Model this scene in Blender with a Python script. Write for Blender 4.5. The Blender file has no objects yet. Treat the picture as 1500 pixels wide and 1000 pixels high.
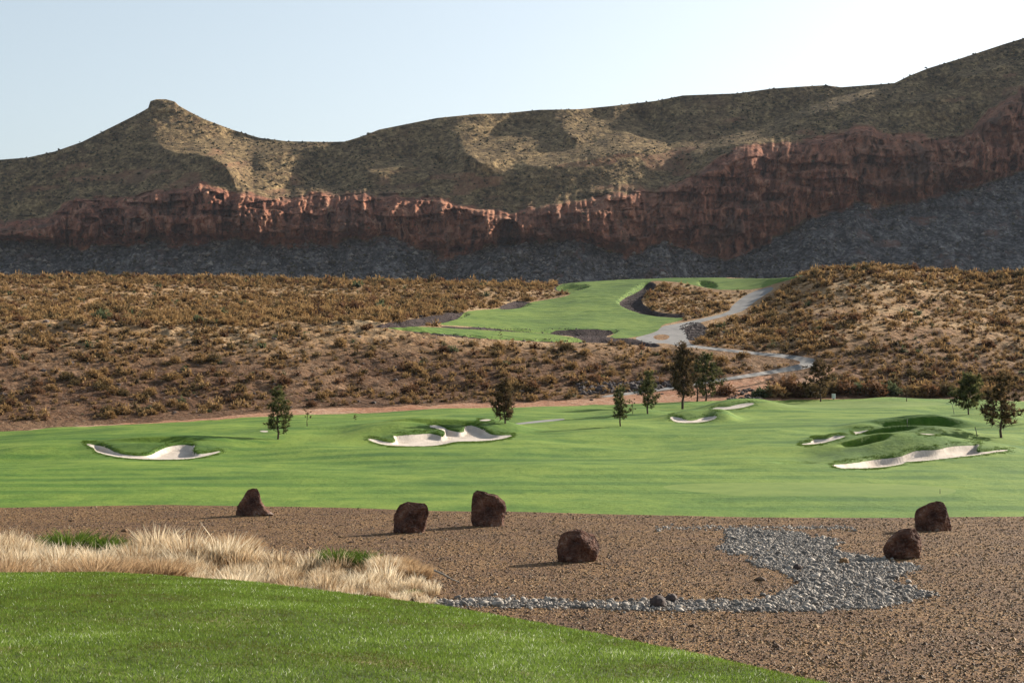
import bpy, math
import numpy as np
R = math.radians
# ---------------------------------------------------------------- camera / world / sun
S = bpy.context.scene
FPX, HV, CAMZ = 2600.0, 538.0, 5.7          # focal length (px of the 1500 px photo), horizon row, eye height above the gravel
SUN_EL, SUN_AZ = 22.0, 38.0                 # azimuth: degrees beyond "straight right", away from the viewer
cd = bpy.data.cameras.new("camera"); cam = bpy.data.objects.new("camera", cd)
S.collection.objects.link(cam); S.camera = cam
cd.sensor_width = 36; cd.lens = 36 * FPX / 1500; cd.shift_y = (HV - 500) / 1500
cd.clip_start = .5; cd.clip_end = 20000
cam.location = (0, 0, CAMZ); cam.rotation_euler = (R(90), 0, 0)
W = bpy.data.worlds.new("World"); S.world = W; W.use_nodes = True
nt = W.node_tree; sky = nt.nodes.new('ShaderNodeTexSky'); sky.sky_type = 'NISHITA'; sky.sun_disc = False
sky.sun_elevation = R(SUN_EL); sky.sun_rotation = R(90 - SUN_AZ); sky.dust_density = 3.6; sky.air_density = 1.0; sky.ozone_density = 1.5; sky.altitude = 900
bg = nt.nodes['Background']; bg.inputs['Strength'].default_value = .079; hs = nt.nodes.new('ShaderNodeHueSaturation'); hs.inputs['Saturation'].default_value = .6; hs.inputs['Hue'].default_value = .485; nt.links.new(sky.outputs[0], hs.inputs['Color']); nt.links.new(hs.outputs[0], bg.inputs[0])
sl = bpy.data.lights.new("sun", 'SUN'); sl.energy = 5.0; sl.angle = R(.5); sl.color = (1, .9, .76)
so = bpy.data.objects.new("sun", sl); S.collection.objects.link(so)
from mathutils import Vector
sd = Vector((math.cos(R(SUN_EL)) * math.cos(R(SUN_AZ)), math.cos(R(SUN_EL)) * math.sin(R(SUN_AZ)), math.sin(R(SUN_EL))))
so.rotation_euler = sd.to_track_quat('Z', 'Y').to_euler()
S.view_settings.view_transform = 'Standard'; S.view_settings.look = 'None'; S.view_settings.exposure = 1.12; S.view_settings.gamma = 1
S.render.engine = 'CYCLES'
S.cycles.max_bounces = 5; S.cycles.diffuse_bounces = 2; S.cycles.transmission_bounces = 3; S.cycles.volume_bounces = 0

# ---------------------------------------------------------------- helpers
rng = np.random.default_rng(7)
def hsh(ix, iy, s):
    h = (ix.astype(np.int64) * 374761393 + iy.astype(np.int64) * 668265263 + s * 974711) & 0xffffffff
    h = ((h ^ (h >> 13)) * 1274126177) & 0xffffffff
    h = h ^ (h >> 16)
    return (h & 0xffff) / 65535.0
def vn(x, y, s=0):
    ix = np.floor(x); iy = np.floor(y); fx = x - ix; fy = y - iy
    fx = fx * fx * (3 - 2 * fx); fy = fy * fy * (3 - 2 * fy)
    a = hsh(ix, iy, s); b = hsh(ix + 1, iy, s); c = hsh(ix, iy + 1, s); d = hsh(ix + 1, iy + 1, s)
    return (a + (b - a) * fx) * (1 - fy) + (c + (d - c) * fx) * fy
def fbm(x, y, o=4, s=0, g=.5):
    t = 0; a = 1; n = 0
    for k in range(o):
        t = t + a * (vn(x, y, s + k * 17) * 2 - 1); n += a; a *= g
        x, y = x * 1.93 * .96 + y * .54 + 3.1, y * 1.93 * .96 - x * .54 + 7.7
    return t / n
def rdg(x, y, o=4, s=0):
    t = 0; a = 1; n = 0
    for k in range(o):
        t = t + a * (1 - np.abs(vn(x, y, s + k * 31) * 2 - 1)); n += a; a *= .5; x = x * 2.03 + 5.2; y = y * 2.03 + 1.3
    return t / n
def ss(a, b, x):
    t = np.clip((x - a) / (b - a), 0, 1); return t * t * (3 - 2 * t)
def mesh(name, V, F, mat=None, parent=None, smooth=True, attrs=None):
    V = np.ascontiguousarray(V, dtype=np.float32); F = np.ascontiguousarray(F, dtype=np.int32)
    me = bpy.data.meshes.new(name)
    me.vertices.add(len(V)); me.vertices.foreach_set('co', V.ravel())
    k = F.shape[1]
    me.loops.add(F.size); me.loops.foreach_set('vertex_index', F.ravel())
    me.polygons.add(len(F)); me.polygons.foreach_set('loop_start', np.arange(0, F.size, k, dtype=np.int32))
    me.polygons.foreach_set('loop_total', np.full(len(F), k, dtype=np.int32))
    me.polygons.foreach_set('use_smooth', np.full(len(F), smooth, dtype=bool))
    me.update(calc_edges=True); me.validate()
    for an, av in (attrs or {}).items():
        at = me.attributes.new(an, 'FLOAT', 'POINT'); at.data.foreach_set('value', np.ascontiguousarray(av, dtype=np.float32))
    if mat: me.materials.append(mat)
    o = bpy.data.objects.new(name, me); S.collection.objects.link(o)
    if parent: o.parent = parent
    return o
def tag(o, label=None, cat=None, group=None, kind=None):
    if label: o['label'] = label
    if cat: o['category'] = cat
    if group: o['group'] = group
    if kind: o['kind'] = kind
    return o
def empty(name, loc):
    o = bpy.data.objects.new(name, None); o.location = loc; S.collection.objects.link(o); return o
def cat(*parts):            # join (V, F, r) pieces
    Vs, Fs, Rs, n = [], [], [], 0
    for V, F, r in parts:
        Vs.append(V); Fs.append(F + n); Rs.append(r); n += len(V)
    return np.concatenate(Vs), np.concatenate(Fs), np.concatenate(Rs)

KA = .8                     # one scale for every base colour, matched to the exposure
class Mat:
    def __init__(s, name, rough=.9, spec=.2):
        s.m = bpy.data.materials.new(name); s.m.use_nodes = True; s.t = s.m.node_tree; s.b = s.t.nodes['Principled BSDF']
        s.b.inputs['Roughness'].default_value = rough; s.b.inputs['Specular IOR Level'].default_value = spec
        s.tc = s.t.nodes.new('ShaderNodeTexCoord').outputs['Object']
    def L(s, a, b): s.t.links.new(a, b)
    def N(s, k, **kw):
        n = s.t.nodes.new(k)
        for a, v in kw.items(): setattr(n, a, v)
        return n
    def map(s, sc=(1, 1, 1), rot=(0, 0, 0)):
        n = s.N('ShaderNodeMapping'); n.inputs['Scale'].default_value = sc; n.inputs['Rotation'].default_value = rot; s.L(s.tc, n.inputs[0]); return n.outputs[0]
    def noise(s, sc, det=4, rough=.55, vec=None, dist=0):
        n = s.N('ShaderNodeTexNoise'); n.inputs['Scale'].default_value = sc; n.inputs['Detail'].default_value = det
        n.inputs['Roughness'].default_value = rough; n.inputs['Distortion'].default_value = dist
        s.L(vec or s.tc, n.inputs['Vector']); return n.outputs['Fac']
    def vor(s, sc, out='Color', vec=None):
        n = s.N('ShaderNodeTexVoronoi'); n.inputs['Scale'].default_value = sc; s.L(vec or s.tc, n.inputs['Vector']); return n.outputs[out]
    def sep(s, c): n = s.N('ShaderNodeSeparateColor'); s.L(c, n.inputs[0]); return n.outputs[0]
    def ramp(s, f, stops, mode='LINEAR'):
        n = s.N('ShaderNodeValToRGB'); cr = n.color_ramp; cr.interpolation = mode
        while len(cr.elements) < len(stops): cr.elements.new(.5)
        for e, (p, c) in zip(cr.elements, stops):
            e.position = p; e.color = (c[0] * KA, c[1] * KA, c[2] * KA, 1) if not np.isscalar(c) else (c, c, c, 1)
        s.L(f, n.inputs[0]); return n.outputs[0]
    def mix(s, f, a, b, mode='MIX'):
        n = s.N('ShaderNodeMix', data_type='RGBA', blend_type=mode)
        for i, v in ((0, f), (6, a), (7, b)):
            if hasattr(v, 'is_output'): s.L(v, n.inputs[i])
            elif i == 0: n.inputs[0].default_value = v
            else: n.inputs[i].default_value = (v[0] * KA, v[1] * KA, v[2] * KA, 1)
        return n.outputs[2]
    def math(s, op, a, b=0.):
        n = s.N('ShaderNodeMath', operation=op)
        for i, v in enumerate((a, b)):
            if hasattr(v, 'is_output'): s.L(v, n.inputs[i])
            else: n.inputs[i].default_value = v
        return n.outputs[0]
    def attr(s, name): n = s.N('ShaderNodeAttribute', attribute_name=name); return n.outputs['Fac']
    def bump(s, h, dist, strength=1.):
        n = s.N('ShaderNodeBump'); n.inputs['Distance'].default_value = dist; n.inputs['Strength'].default_value = strength
        s.L(h, n.inputs['Height'])
        if s.b.inputs['Normal'].links: s.L(s.b.inputs['Normal'].links[0].from_socket, n.inputs['Normal'])
        s.L(n.outputs[0], s.b.inputs['Normal'])
    def col(s, c):
        if hasattr(c, 'is_output'): s.L(c, s.b.inputs['Base Color'])
        else: s.b.inputs['Base Color'].default_value = (*c, 1)
        return s
    def leaf(s, c, tr=.4):          # diffuse + translucent blades and leaves
        s.col(c); t = s.N('ShaderNodeBsdfTranslucent'); mx = s.N('ShaderNodeMixShader'); mx.inputs[0].default_value = tr
        if hasattr(c, 'is_output'): s.L(c, t.inputs[0])
        else: t.inputs[0].default_value = (*c, 1)
        s.L(s.b.outputs[0], mx.inputs[1]); s.L(t.outputs[0], mx.inputs[2]); s.L(mx.outputs[0], s.t.nodes['Material Output'].inputs[0]); return s

# ---------------------------------------------------------------- materials
def M_turf(name, dark, mid, light, stripe=.0, big=.05, bumpd=.03):
    m = Mat(name, .85, .15)
    n1 = m.noise(big, 4, .6); n2 = m.noise(big * 9, 4, .6, m.map((1, .6, 1))); n3 = m.noise(4, 4, .75)
    f = m.math('ADD', m.math('MULTIPLY', n1, .5), m.math('ADD', m.math('MULTIPLY', n2, .33), m.math('MULTIPLY', n3, .25)))
    c = m.ramp(f, [(.40, dark), (.52, mid), (.63, light)])
    if stripe:
        w = m.N('ShaderNodeTexWave', wave_type='BANDS', bands_direction='Y'); w.inputs['Scale'].default_value = .062
        w.inputs['Distortion'].default_value = 2.2; w.inputs['Detail'].default_value = 1.5; w.inputs['Detail Scale'].default_value = .12
        m.L(m.map((.22, 1, 1), (0, 0, R(-5))), w.inputs['Vector'])
        sm = m.math('MULTIPLY', m.ramp(m.noise(.03, 2), [(.4, .35), (.6, 1.)]), stripe)
        c = m.mix(m.math('MULTIPLY', m.ramp(w.outputs['Fac'], [(.35, 0.), (.65, 1.)]), sm), c, light)
    m.col(c); m.bump(n3, bumpd); return m
def M_fairway():
    m = M_turf('fairway_turf', (.034, .11, .010), (.082, .175, .015), (.19, .28, .036), .62, .05)
    base = m.b.inputs['Base Color'].links[0].from_socket
    k = m.noise(1.3, 5, .7); rc = m.ramp(m.math('ADD', m.math('MULTIPLY', k, .6), m.math('MULTIPLY', m.noise(.25, 3), .4)), [(.36, (.03, .085, .007)), (.5, (.066, .138, .013)), (.64, (.13, .205, .028))])
    at = m.attr('rough'); f = m.math('ADD', at, m.math('MULTIPLY', m.math('SUBTRACT', m.noise(.6, 4, .7), .5), 24))
    mr = m.N('ShaderNodeMapRange', interpolation_type='SMOOTHSTEP'); mr.inputs['From Min'].default_value = -2; mr.inputs['From Max'].default_value = 18; m.L(f, mr.inputs[0])
    m.col(m.mix(mr.outputs[0], base, rc)); m.bump(k, .12); return m.m
m_fair = m_rough = M_fairway()
m_green = M_turf('putting_turf', (.095, .18, .018), (.135, .215, .027), (.18, .26, .04), .1, .1, .01).m
m_upper = M_turf('upper_turf', (.04, .10, .009), (.085, .165, .017), (.17, .25, .036), .7, .06, .05).m
def M_tee():
    m = Mat('tee_turf', .8, .2); n = m.noise(.9, 5, .65); k = m.noise(9, 3, .7)
    m.col(m.ramp(m.math('ADD', m.math('MULTIPLY', n, .7), m.math('MULTIPLY', k, .3)), [(.38, (.05, .08, .012)), (.52, (.10, .135, .022)), (.66, (.19, .16, .05))])); m.bump(k, .05); return m.m
m_tee = M_tee()
def M_sand():
    m = Mat('bunker_sand', .95, .1); n = m.noise(1.2, 5, .6); m.col(m.ramp(n, [(.35, (.58, .50, .42)), (.65, (.76, .67, .58))])); m.bump(m.noise(3, 3, .6, m.map((3, 1, 1))), .05); return m.m
m_sand = M_sand()
def M_gravel():
    m = Mat('brown_gravel', .9, .2); v = m.vor(24); f = m.sep(v); big = m.noise(.35, 4, .6)
    c = m.ramp(f, [(.0, (.03, .015, .008)), (.3, (.105, .045, .017)), (.6, (.25, .128, .042)), (.88, (.36, .21, .08)), (1, (.28, .21, .14))])
    c = m.mix(m.ramp(big, [(.42, 0.), (.62, .6)]), c, (.10, .05, .028)); c = m.mix(m.ramp(m.noise(.9, 5, .7), [(.56, 0.), (.68, .45)]), c, (.36, .22, .11))
    m.col(c); m.bump(m.vor(24, 'Distance'), .03); m.bump(m.noise(4, 4, .7), .08); return m.m
m_gravel = M_gravel()
def M_stone(name, stops):
    m = Mat(name, .8, .25); m.col(m.mix(.3, m.ramp(m.attr('rnd'), stops), m.ramp(m.noise(9, 3), [(.3, stops[0][1]), (.7, stops[-1][1])]))); return m.m
m_gst = M_stone('gravel_chips', [(0, (.03, .015, .008)), (.3, (.11, .048, .018)), (.65, (.30, .155, .050)), (.92, (.45, .275, .11)), (1, (.40, .31, .22))])
m_cob = M_stone('river_cobble', [(0, (.06, .05, .045)), (.4, (.19, .17, .15)), (.75, (.36, .325, .285)), (1, (.60, .53, .45))])
m_rip = M_stone('lava_riprap', [(0, (.03, .022, .022)), (.6, (.08, .06, .058)), (1, (.22, .17, .15))])
def M_pebble():
    m = Mat('grey_pebbles', .85, .2); m.col(m.ramp(m.sep(m.vor(14)), [(0, (.07, .052, .04)), (.5, (.18, .145, .115)), (1, (.33, .28, .23))])); m.bump(m.vor(14, 'Distance'), .06); return m.m
m_peb = M_pebble()
def M_soil(name, a, b, c, speck=(.5, .42, .32)):
    m = Mat(name, .95, .1); n = m.noise(.06, 5, .6); k = m.noise(1.1, 5, .7)
    f = m.math('ADD', m.math('MULTIPLY', n, .55), m.math('MULTIPLY', k, .45))
    col = m.ramp(f, [(.38, a), (.5, b), (.62, c)])
    col = m.mix(m.ramp(m.noise(2.6, 3, .6), [(.6, 0.), (.7, .8)]), col, speck)
    m.col(col); m.bump(k, .35); m.bump(m.noise(5, 3, .6), .08); return m.m
def M_desert():
    m = M_soil2('desert_soil'); return m
def M_soil2(name):
    m = Mat(name, .95, .1); n = m.noise(.06, 5, .6); k = m.noise(1.1, 5, .7)
    f = m.math('ADD', m.math('MULTIPLY', n, .55), m.math('MULTIPLY', k, .45))
    hi = m.ramp(f, [(.38, (.26, .14, .07)), (.5, (.44, .275, .14)), (.62, (.62, .44, .25))]); lo = m.ramp(f, [(.38, (.085, .043, .024)), (.5, (.155, .08, .042)), (.64, (.29, .175, .10))])  # lo: reddish soil, darkened to stand for grazing light on the lower slope
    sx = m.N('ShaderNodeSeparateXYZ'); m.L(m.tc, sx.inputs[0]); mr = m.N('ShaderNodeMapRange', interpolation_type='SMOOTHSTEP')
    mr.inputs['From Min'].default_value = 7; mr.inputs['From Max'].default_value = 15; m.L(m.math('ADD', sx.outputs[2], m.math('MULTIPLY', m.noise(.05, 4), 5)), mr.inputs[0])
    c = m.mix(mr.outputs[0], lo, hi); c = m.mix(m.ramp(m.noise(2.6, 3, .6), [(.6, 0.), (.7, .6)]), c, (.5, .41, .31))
    c = m.mix(m.ramp(m.noise(1.7, 5, .75), [(.54, 0.), (.64, .5)]), c, (.10, .058, .034)); m.col(c); m.bump(m.noise(.7, 4, .7), 1.0); m.bump(k, .4); return m.m  # dark blotches coloured in as shade between the bushes
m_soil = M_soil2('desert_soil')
m_red = M_soil('red_dirt', (.30, .13, .07), (.42, .22, .13), (.52, .34, .23), (.6, .44, .33))
m_lava = M_soil('dark_lava_gravel', (.028, .018, .018), (.05, .034, .033), (.085, .06, .058), (.12, .09, .085))
def M_conc():
    m = Mat('concrete', .85, .2); m.col(m.ramp(m.noise(.8, 5, .6), [(.3, (.22, .21, .20)), (.7, (.31, .30, .29))])); return m.m
m_conc = M_conc()
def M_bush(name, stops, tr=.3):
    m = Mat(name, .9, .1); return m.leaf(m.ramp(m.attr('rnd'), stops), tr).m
m_bush = [M_bush('dry_scrub', [(0, (.05, .03, .016)), (.4, (.25, .145, .058)), (1, (.54, .355, .16))]),
          M_bush('olive_scrub', [(0, (.04, .03, .016)), (.5, (.14, .095, .042)), (1, (.31, .22, .10))]),
          M_bush('red_scrub', [(0, (.05, .024, .014)), (.5, (.16, .08, .04)), (1, (.31, .175, .09))]),
          M_bush('green_scrub', [(0, (.03, .042, .018)), (.5, (.09, .11, .05)), (1, (.22, .24, .12))])]
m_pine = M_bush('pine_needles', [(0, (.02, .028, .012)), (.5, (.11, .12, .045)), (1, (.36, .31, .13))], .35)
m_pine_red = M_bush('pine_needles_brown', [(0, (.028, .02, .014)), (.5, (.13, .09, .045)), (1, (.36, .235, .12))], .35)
m_blade = M_bush('lawn_blades', [(0, (.12, .095, .026)), (.35, (.135, .22, .03)), (.75, (.26, .385, .06)), (.93, (.46, .55, .2)), (1, (.95, .98, .75))], .35)
m_roughb = M_bush('rough_blades', [(0, (.035, .065, .008)), (.5, (.085, .15, .018)), (1, (.18, .26, .04))], .3)
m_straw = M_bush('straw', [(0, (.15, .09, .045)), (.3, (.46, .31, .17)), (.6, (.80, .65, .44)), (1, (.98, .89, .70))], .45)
m_tan = M_bush('tan_plume', [(0, (.14, .08, .035)), (.4, (.40, .25, .125)), (1, (.68, .50, .31))], .45)
def M_bark(): m = Mat('bark', .95, .1); m.col(m.ramp(m.noise(6, 4, .6, m.map((4, 4, 1))), [(.35, (.05, .034, .026)), (.65, (.16, .11, .085))])); return m.m
m_bark = M_bark()
def M_boulder():
    m = Mat('volcanic_rock', .9, .15); n = m.noise(2.2, 6, .65); v = m.noise(14, 4, .7)
    c = m.ramp(n, [(.35, (.055, .025, .019)), (.5, (.15, .07, .048)), (.60, (.25, .125, .078)), (.70, (.44, .37, .32))])
    m.col(m.mix(m.ramp(v, [(.5, 0.), (.75, .5)]), c, (.32, .28, .245))); m.bump(n, .18); m.bump(v, .05); return m.m
m_boul = M_boulder()
m_stake = Mat('dark_stake', .6, .3).col((.03, .028, .028)).m
m_white = Mat('white_plastic', .5, .4).col((.7, .72, .74)).m
m_wood = Mat('weathered_wood', .9, .1); m_wood.col(m_wood.ramp(m_wood.noise(5, 4, .6), [(.3, (.3, .26, .22)), (.7, (.5, .46, .4))])); m_wood = m_wood.m
def M_mount():
    m = Mat('mountain_rock', .95, .05)
    cl = m.attr('cliff'); tal = m.attr('talus')
    big = m.noise(.010, 5, .6); st = m.noise(.05, 6, .7, m.map((1, 1, .25)), 1.2); stk = m.noise(.16, 5, .7, m.map((1, 1, .12))); bl = m.noise(.02, 6, .65); fine = m.noise(.28, 5, .75); med = m.noise(.075, 5, .7)
    rock = m.ramp(st, [(.34, (.095, .04, .03)), (.46, (.28, .115, .072)), (.55, (.42, .185, .11)), (.66, (.58, .34, .22))])
    rock = m.mix(m.ramp(stk, [(.52, 0.), (.64, .75)]), rock, (.09, .05, .042))
    rock = m.mix(m.ramp(big, [(.45, 0.), (.6, .5)]), rock, (.40, .20, .12))
    rock = m.mix(m.ramp(bl, [(.54, 0.), (.66, .7)]), rock, (.10, .075, .062))
    rock = m.mix(m.ramp(fine, [(.52, 0.), (.66, .7)]), rock, (.045, .034, .028))
    mf = m.math('ADD', m.math('MULTIPLY', fine, .62), m.math('MULTIPLY', med, .38))
    sl_ = m.ramp(mf, [(.38, (.045, .034, .022)), (.47, (.14, .096, .052)), (.55, (.30, .21, .105)), (.66, (.56, .40, .20))])
    sl_ = m.mix(m.ramp(bl, [(.56, 0.), (.70, .4)]), sl_, (.16, .085, .055))
    ta = m.ramp(mf, [(.40, (.022, .024, .026)), (.48, (.085, .08, .08)), (.54, (.15, .142, .14)), (.62, (.34, .32, .30))])
    ta = m.mix(m.ramp(st, [(.56, 0.), (.66, .5)]), ta, (.2, .1, .07))
    c = m.mix(cl, m.mix(tal, sl_, ta), rock)
    m.col(c); m.bump(med, 2.); m.bump(fine, .7); return m.m
m_mount = M_mount()
m_msc = M_bush('mountain_scrub', [(0, (.035, .035, .018)), (1, (.11, .095, .05))], 0)

# ---------------------------------------------------------------- terrain: heights on a fan grid (column u, distance Z)
def cols(lo, hi, a, b, fine, coarse):
    return np.concatenate([np.arange(lo, a, coarse), np.arange(a, b, fine), np.arange(b, hi + 1, coarse)])
US = cols(-620, 2120, -40, 1540, 2.4, 14.)
ZR = np.concatenate([np.arange(3, 30, .3), np.arange(30, 78, .45), np.arange(78, 98, .5), np.arange(98, 152, .17), np.arange(152, 232, .33), np.arange(232, 460, .85), np.arange(460, 1250, 20)])
U2, Z2 = np.meshgrid(US, ZR)
X2 = (U2 - 750) / FPX * Z2
def I(xs, ys): return np.interp(US, xs, ys)
def smc(a, w):                    # smooth a column curve
    k = np.exp(-.5 * (np.arange(-3 * w, 3 * w + 1) / w) ** 2); k /= k.sum()
    return np.convolve(np.pad(a, 3 * w, mode='edge'), k, 'valid')
v2z = lambda v, Z: CAMZ - (v - HV) * Z / FPX
z2v = lambda z, Z: HV + (CAMZ - z) * FPX / Z
# tee knoll
Zc = smc(I([-620, 0, 150, 350, 640, 850, 1000, 1200, 1400, 2100], [23, 22, 22, 21, 18, 15.5, 13.5, 10.8, 9, 7]), 12)
vc = smc(I([-620, 0, 150, 350, 640, 850, 1000, 1100, 1200, 1400, 2100], [846, 839, 838, 850, 886, 924, 955, 977, 1000, 1050, 1150]), 8)
zc = v2z(vc, Zc)
tk = np.clip((Z2 - 3) / (Zc - 3), 0, None)
ztee = np.where(tk <= 1, 4.0 + (zc - 4.0) * np.clip(tk, 0, 1) ** 1.6, zc - (Z2 - Zc) * (.16 + .3 * ss(0, 2.5, Z2 - Zc)) - .0)
ztee += .035 * fbm(X2 * .5, Z2 * .5, 3, 5) * ss(0, 4, np.abs(Z2 - Zc))
# flat, fairway, hill
ue = [-620, 0, 300, 400, 600, 700, 850, 950, 1100, 1200, 1300, 1500, 2120]
Zt = smc(I(ue, [180, 186, 197, 202, 210, 214, 219, 222, 225, 227, 228, 230, 232]), 20)
vt = smc(I(ue, [640, 632, 616, 609, 602, 599, 594, 590, 585, 584, 584, 587, 592]), 10); zt = v2z(vt, Zt)
ub = [-620, 0, 300, 450, 600, 750, 850, 950, 1020, 1100, 1160, 1200, 1280, 1350, 1500, 2120]
Zb = smc(I(ub, [250, 250, 254, 256, 260, 262, 262, 262, 266, 275, 280, 280, 282, 284, 288, 290]), 12)
vb = smc(I(ub, [478, 482, 488, 486, 484, 497, 505, 512, 508, 500, 490, 480, 470, 474, 478, 480]), 10); zb = v2z(vb, Zb)
Zr_ = smc(I(ub, [420, 420, 420, 420, 420, 420, 415, 410, 400, 385, 350, 345, 340, 342, 345, 350]), 12)
vr = smc(I([-620, 0, 250, 500, 650, 800, 840, 950, 1050, 1130, 1180, 1230, 1280, 1340, 1420, 1500, 2120], [408, 406, 407, 412, 414, 419, 413, 408, 406, 408, 402, 393, 390, 396, 402, 404, 395]), 5); zr = v2z(vr, Zr_)
s1 = np.clip((Z2 - 78) / (Zt - 78), 0, 1); zf = zt * s1 ** 1.4
s2 = np.clip((Z2 - Zt) / (Zb - Zt), 0, 1); zh = zt + (zb - zt) * (s2 * .55 + .45 * s2 * s2 * (3 - 2 * s2))
s3 = np.clip((Z2 - Zb) / (Zr_ - Zb), 0, 1); zn = zb + (zr - zb) * (s3 * .8 + .2 * s3 * s3)
s4 = np.clip((Z2 - Zr_) / 200, 0, 1); zx = zr + (16 - zr) * ss(0, 1, s4)
H = np.where(Z2 < Zt, zf, np.where(Z2 < Zb, zh, np.where(Z2 < Zr_, zn, zx)))
H += .05 * fbm(X2 * .25, Z2 * .2, 3, 11) * ss(28, 36, Z2)
H += ss(82, 105, Z2) * (1 - ss(-3, 2, Z2 - Zt)) * (.6 * fbm(X2 * .06, Z2 * .045, 3, 21) + .26 * fbm(X2 * .11, Z2 * .085, 2, 22))
nat = ss(3, 16, Z2 - Zt)
upz = ss(560, 640, U2) * (1 - ss(1120, 1180, U2)) * ss(-5, 10, Z2 - Zb)          # mown upper hole: smoother ground
H += nat * (1 - .75 * upz) * (.8 * fbm(X2 * .06, Z2 * .05, 4, 31) + .42 * fbm(X2 * .3, Z2 * .3, 3, 32) + .2 * fbm(X2 * .9, Z2 * .7, 2, 33)) * (1 - .55 * ss(-30, 0, Z2 - Zr_))
# ragged rocky step where the lower slope meets the bench
st = (1 - ss(560, 680, U2)) * ss(-9, 0, Z2 - Zb + 3 * fbm(X2 * .12, Z2 * .02, 3, 41) - 2)
H += nat * .9 * (st * (1 - ss(0, 20, Z2 - Zb))) * (.6 + .6 * vn(X2 * .2, Z2 * .2, 42))
# shaped mounds: (u, Z, crest row, half width px, front m, back m, tilt m/px)
for (u, Z, v, wu, zf_, zb_, tl) in [
        (225, 131, 638, 105, 5.5, 8, 0), (320, 134, 643, 35, 4, 6, 0), (50, 128, 652, 60, 6, 8, 0),
        (560, 143, 623, 55, 5.5, 8, 0), (650, 147, 612, 75, 6.5, 8, 0), (735, 147, 617, 38, 4.6, 7, 0), (440, 150, 624, 70, 9, 12, 0),
        (1025, 172, 601, 48, 5, 7, 0), (1060, 168, 603, 20, 4, 6, 0), (1090, 198, 584, 60, 6, 10, 0), (930, 185, 600, 50, 9, 10, 0),
        (1310, 114.5, 634.5, 80, 5.2, 3.6, .0), (1430, 116, 645, 75, 4.6, 3.6, .012), (1225, 111, 655, 40, 5, 4, -.03),
        (1335, 132, 623, 78, 4, 3.4, 0), (1235, 129, 635, 38, 4, 4, -.02), (1440, 134, 634, 60, 4, 4, 0),
        (1352, 154, 608, 66, 1.6, 5, 0), (1275, 151, 619, 38, 2.4, 5, 0), (1440, 162, 604, 70, 5, 10, 0),
        (870, 150, 634, 110, 10, 12, 0), (1120, 100, 683, 60, 6, 8, 0)]:
    i = np.argmin(abs(US - u)); base = np.interp(Z, ZR, H[:, i]); amp = v2z(v, Z) - base
    if amp < .05: amp = .05
    Zl = Z + tl * (U2 - u) * 2
    d = np.where(Z2 < Zl, (Z2 - Zl) / zf_, (Z2 - Zl) / zb_)
    g = np.exp(-np.abs(d) ** 2.2) * np.exp(-np.abs((U2 - u) / wu) ** 2.6)
    H = H + amp * g
# hollow on the face of the right mound, low foreground hollow
for (u, Z, wu, lf, lw, dp) in [(1268, 113.4, 27, 2.4, .45, 1.15), (1345, 152.6, 52, 3.2, .6, 1.0), (1300, 131.2, 40, 2.4, .5, .6), (1165, 103, 26, 2.5, 1.2, .3), (235, 129.5, 60, 2.5, .8, .35), (650, 145, 60, 2.5, .8, .4)]:
    bank = Z + .6 * np.sin((U2 - u) / wu * 1.5)
    H -= dp * np.exp(-np.abs((U2 - u) / wu) ** 2.4) * ss(bank - lf, bank - .2, Z2) * (1 - ss(bank, bank + lw, Z2))
H = np.where(Z2 < Zc, ztee, np.maximum(H, ztee))
H = np.where((Z2 >= Zc) & (ztee < 0) & (Z2 < 70), np.maximum(H, -.05), H)
V2 = z2v(H, Z2)
# visible envelope: screen polygons only apply where the ground is seen
mn = np.minimum.accumulate(V2, axis=0); VIS = V2 <= mn + 2.5

# polygon signed distances (positive inside) in photo pixels
def psdf(P, u, v, pad=60):
    P = np.array(P, float); out = np.full(u.shape, -pad, float)
    m = (u > P[:, 0].min() - pad) & (u < P[:, 0].max() + pad) & (v > P[:, 1].min() - pad) & (v < P[:, 1].max() + pad)
    x = u[m]; y = v[m]; d = np.full(x.shape, 1e9); ins = np.zeros(x.shape, bool); n = len(P)
    for i in range(n):
        a = P[i]; b = P[(i + 1) % n]; e = b - a; wx = x - a[0]; wy = y - a[1]
        t = np.clip((wx * e[0] + wy * e[1]) / (e @ e + 1e-9), 0, 1)
        d = np.minimum(d, (wx - e[0] * t) ** 2 + (wy - e[1] * t) ** 2)
        if a[1] != b[1]:
            c = ((a[1] > y) != (b[1] > y)) & (x < (b[0] - a[0]) * (y - a[1]) / (b[1] - a[1]) + a[0]); ins ^= c
    out[m] = np.where(ins, 1, -1) * np.sqrt(d); return out
def rnd_poly(P, it=2):            # Chaikin smoothing
    P = np.array(P, float)
    for _ in range(it):
        Q = np.roll(P, -1, 0); P = np.stack([.75 * P + .25 * Q, .25 * P + .75 * Q], 1).reshape(-1, 2)
    return P
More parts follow.
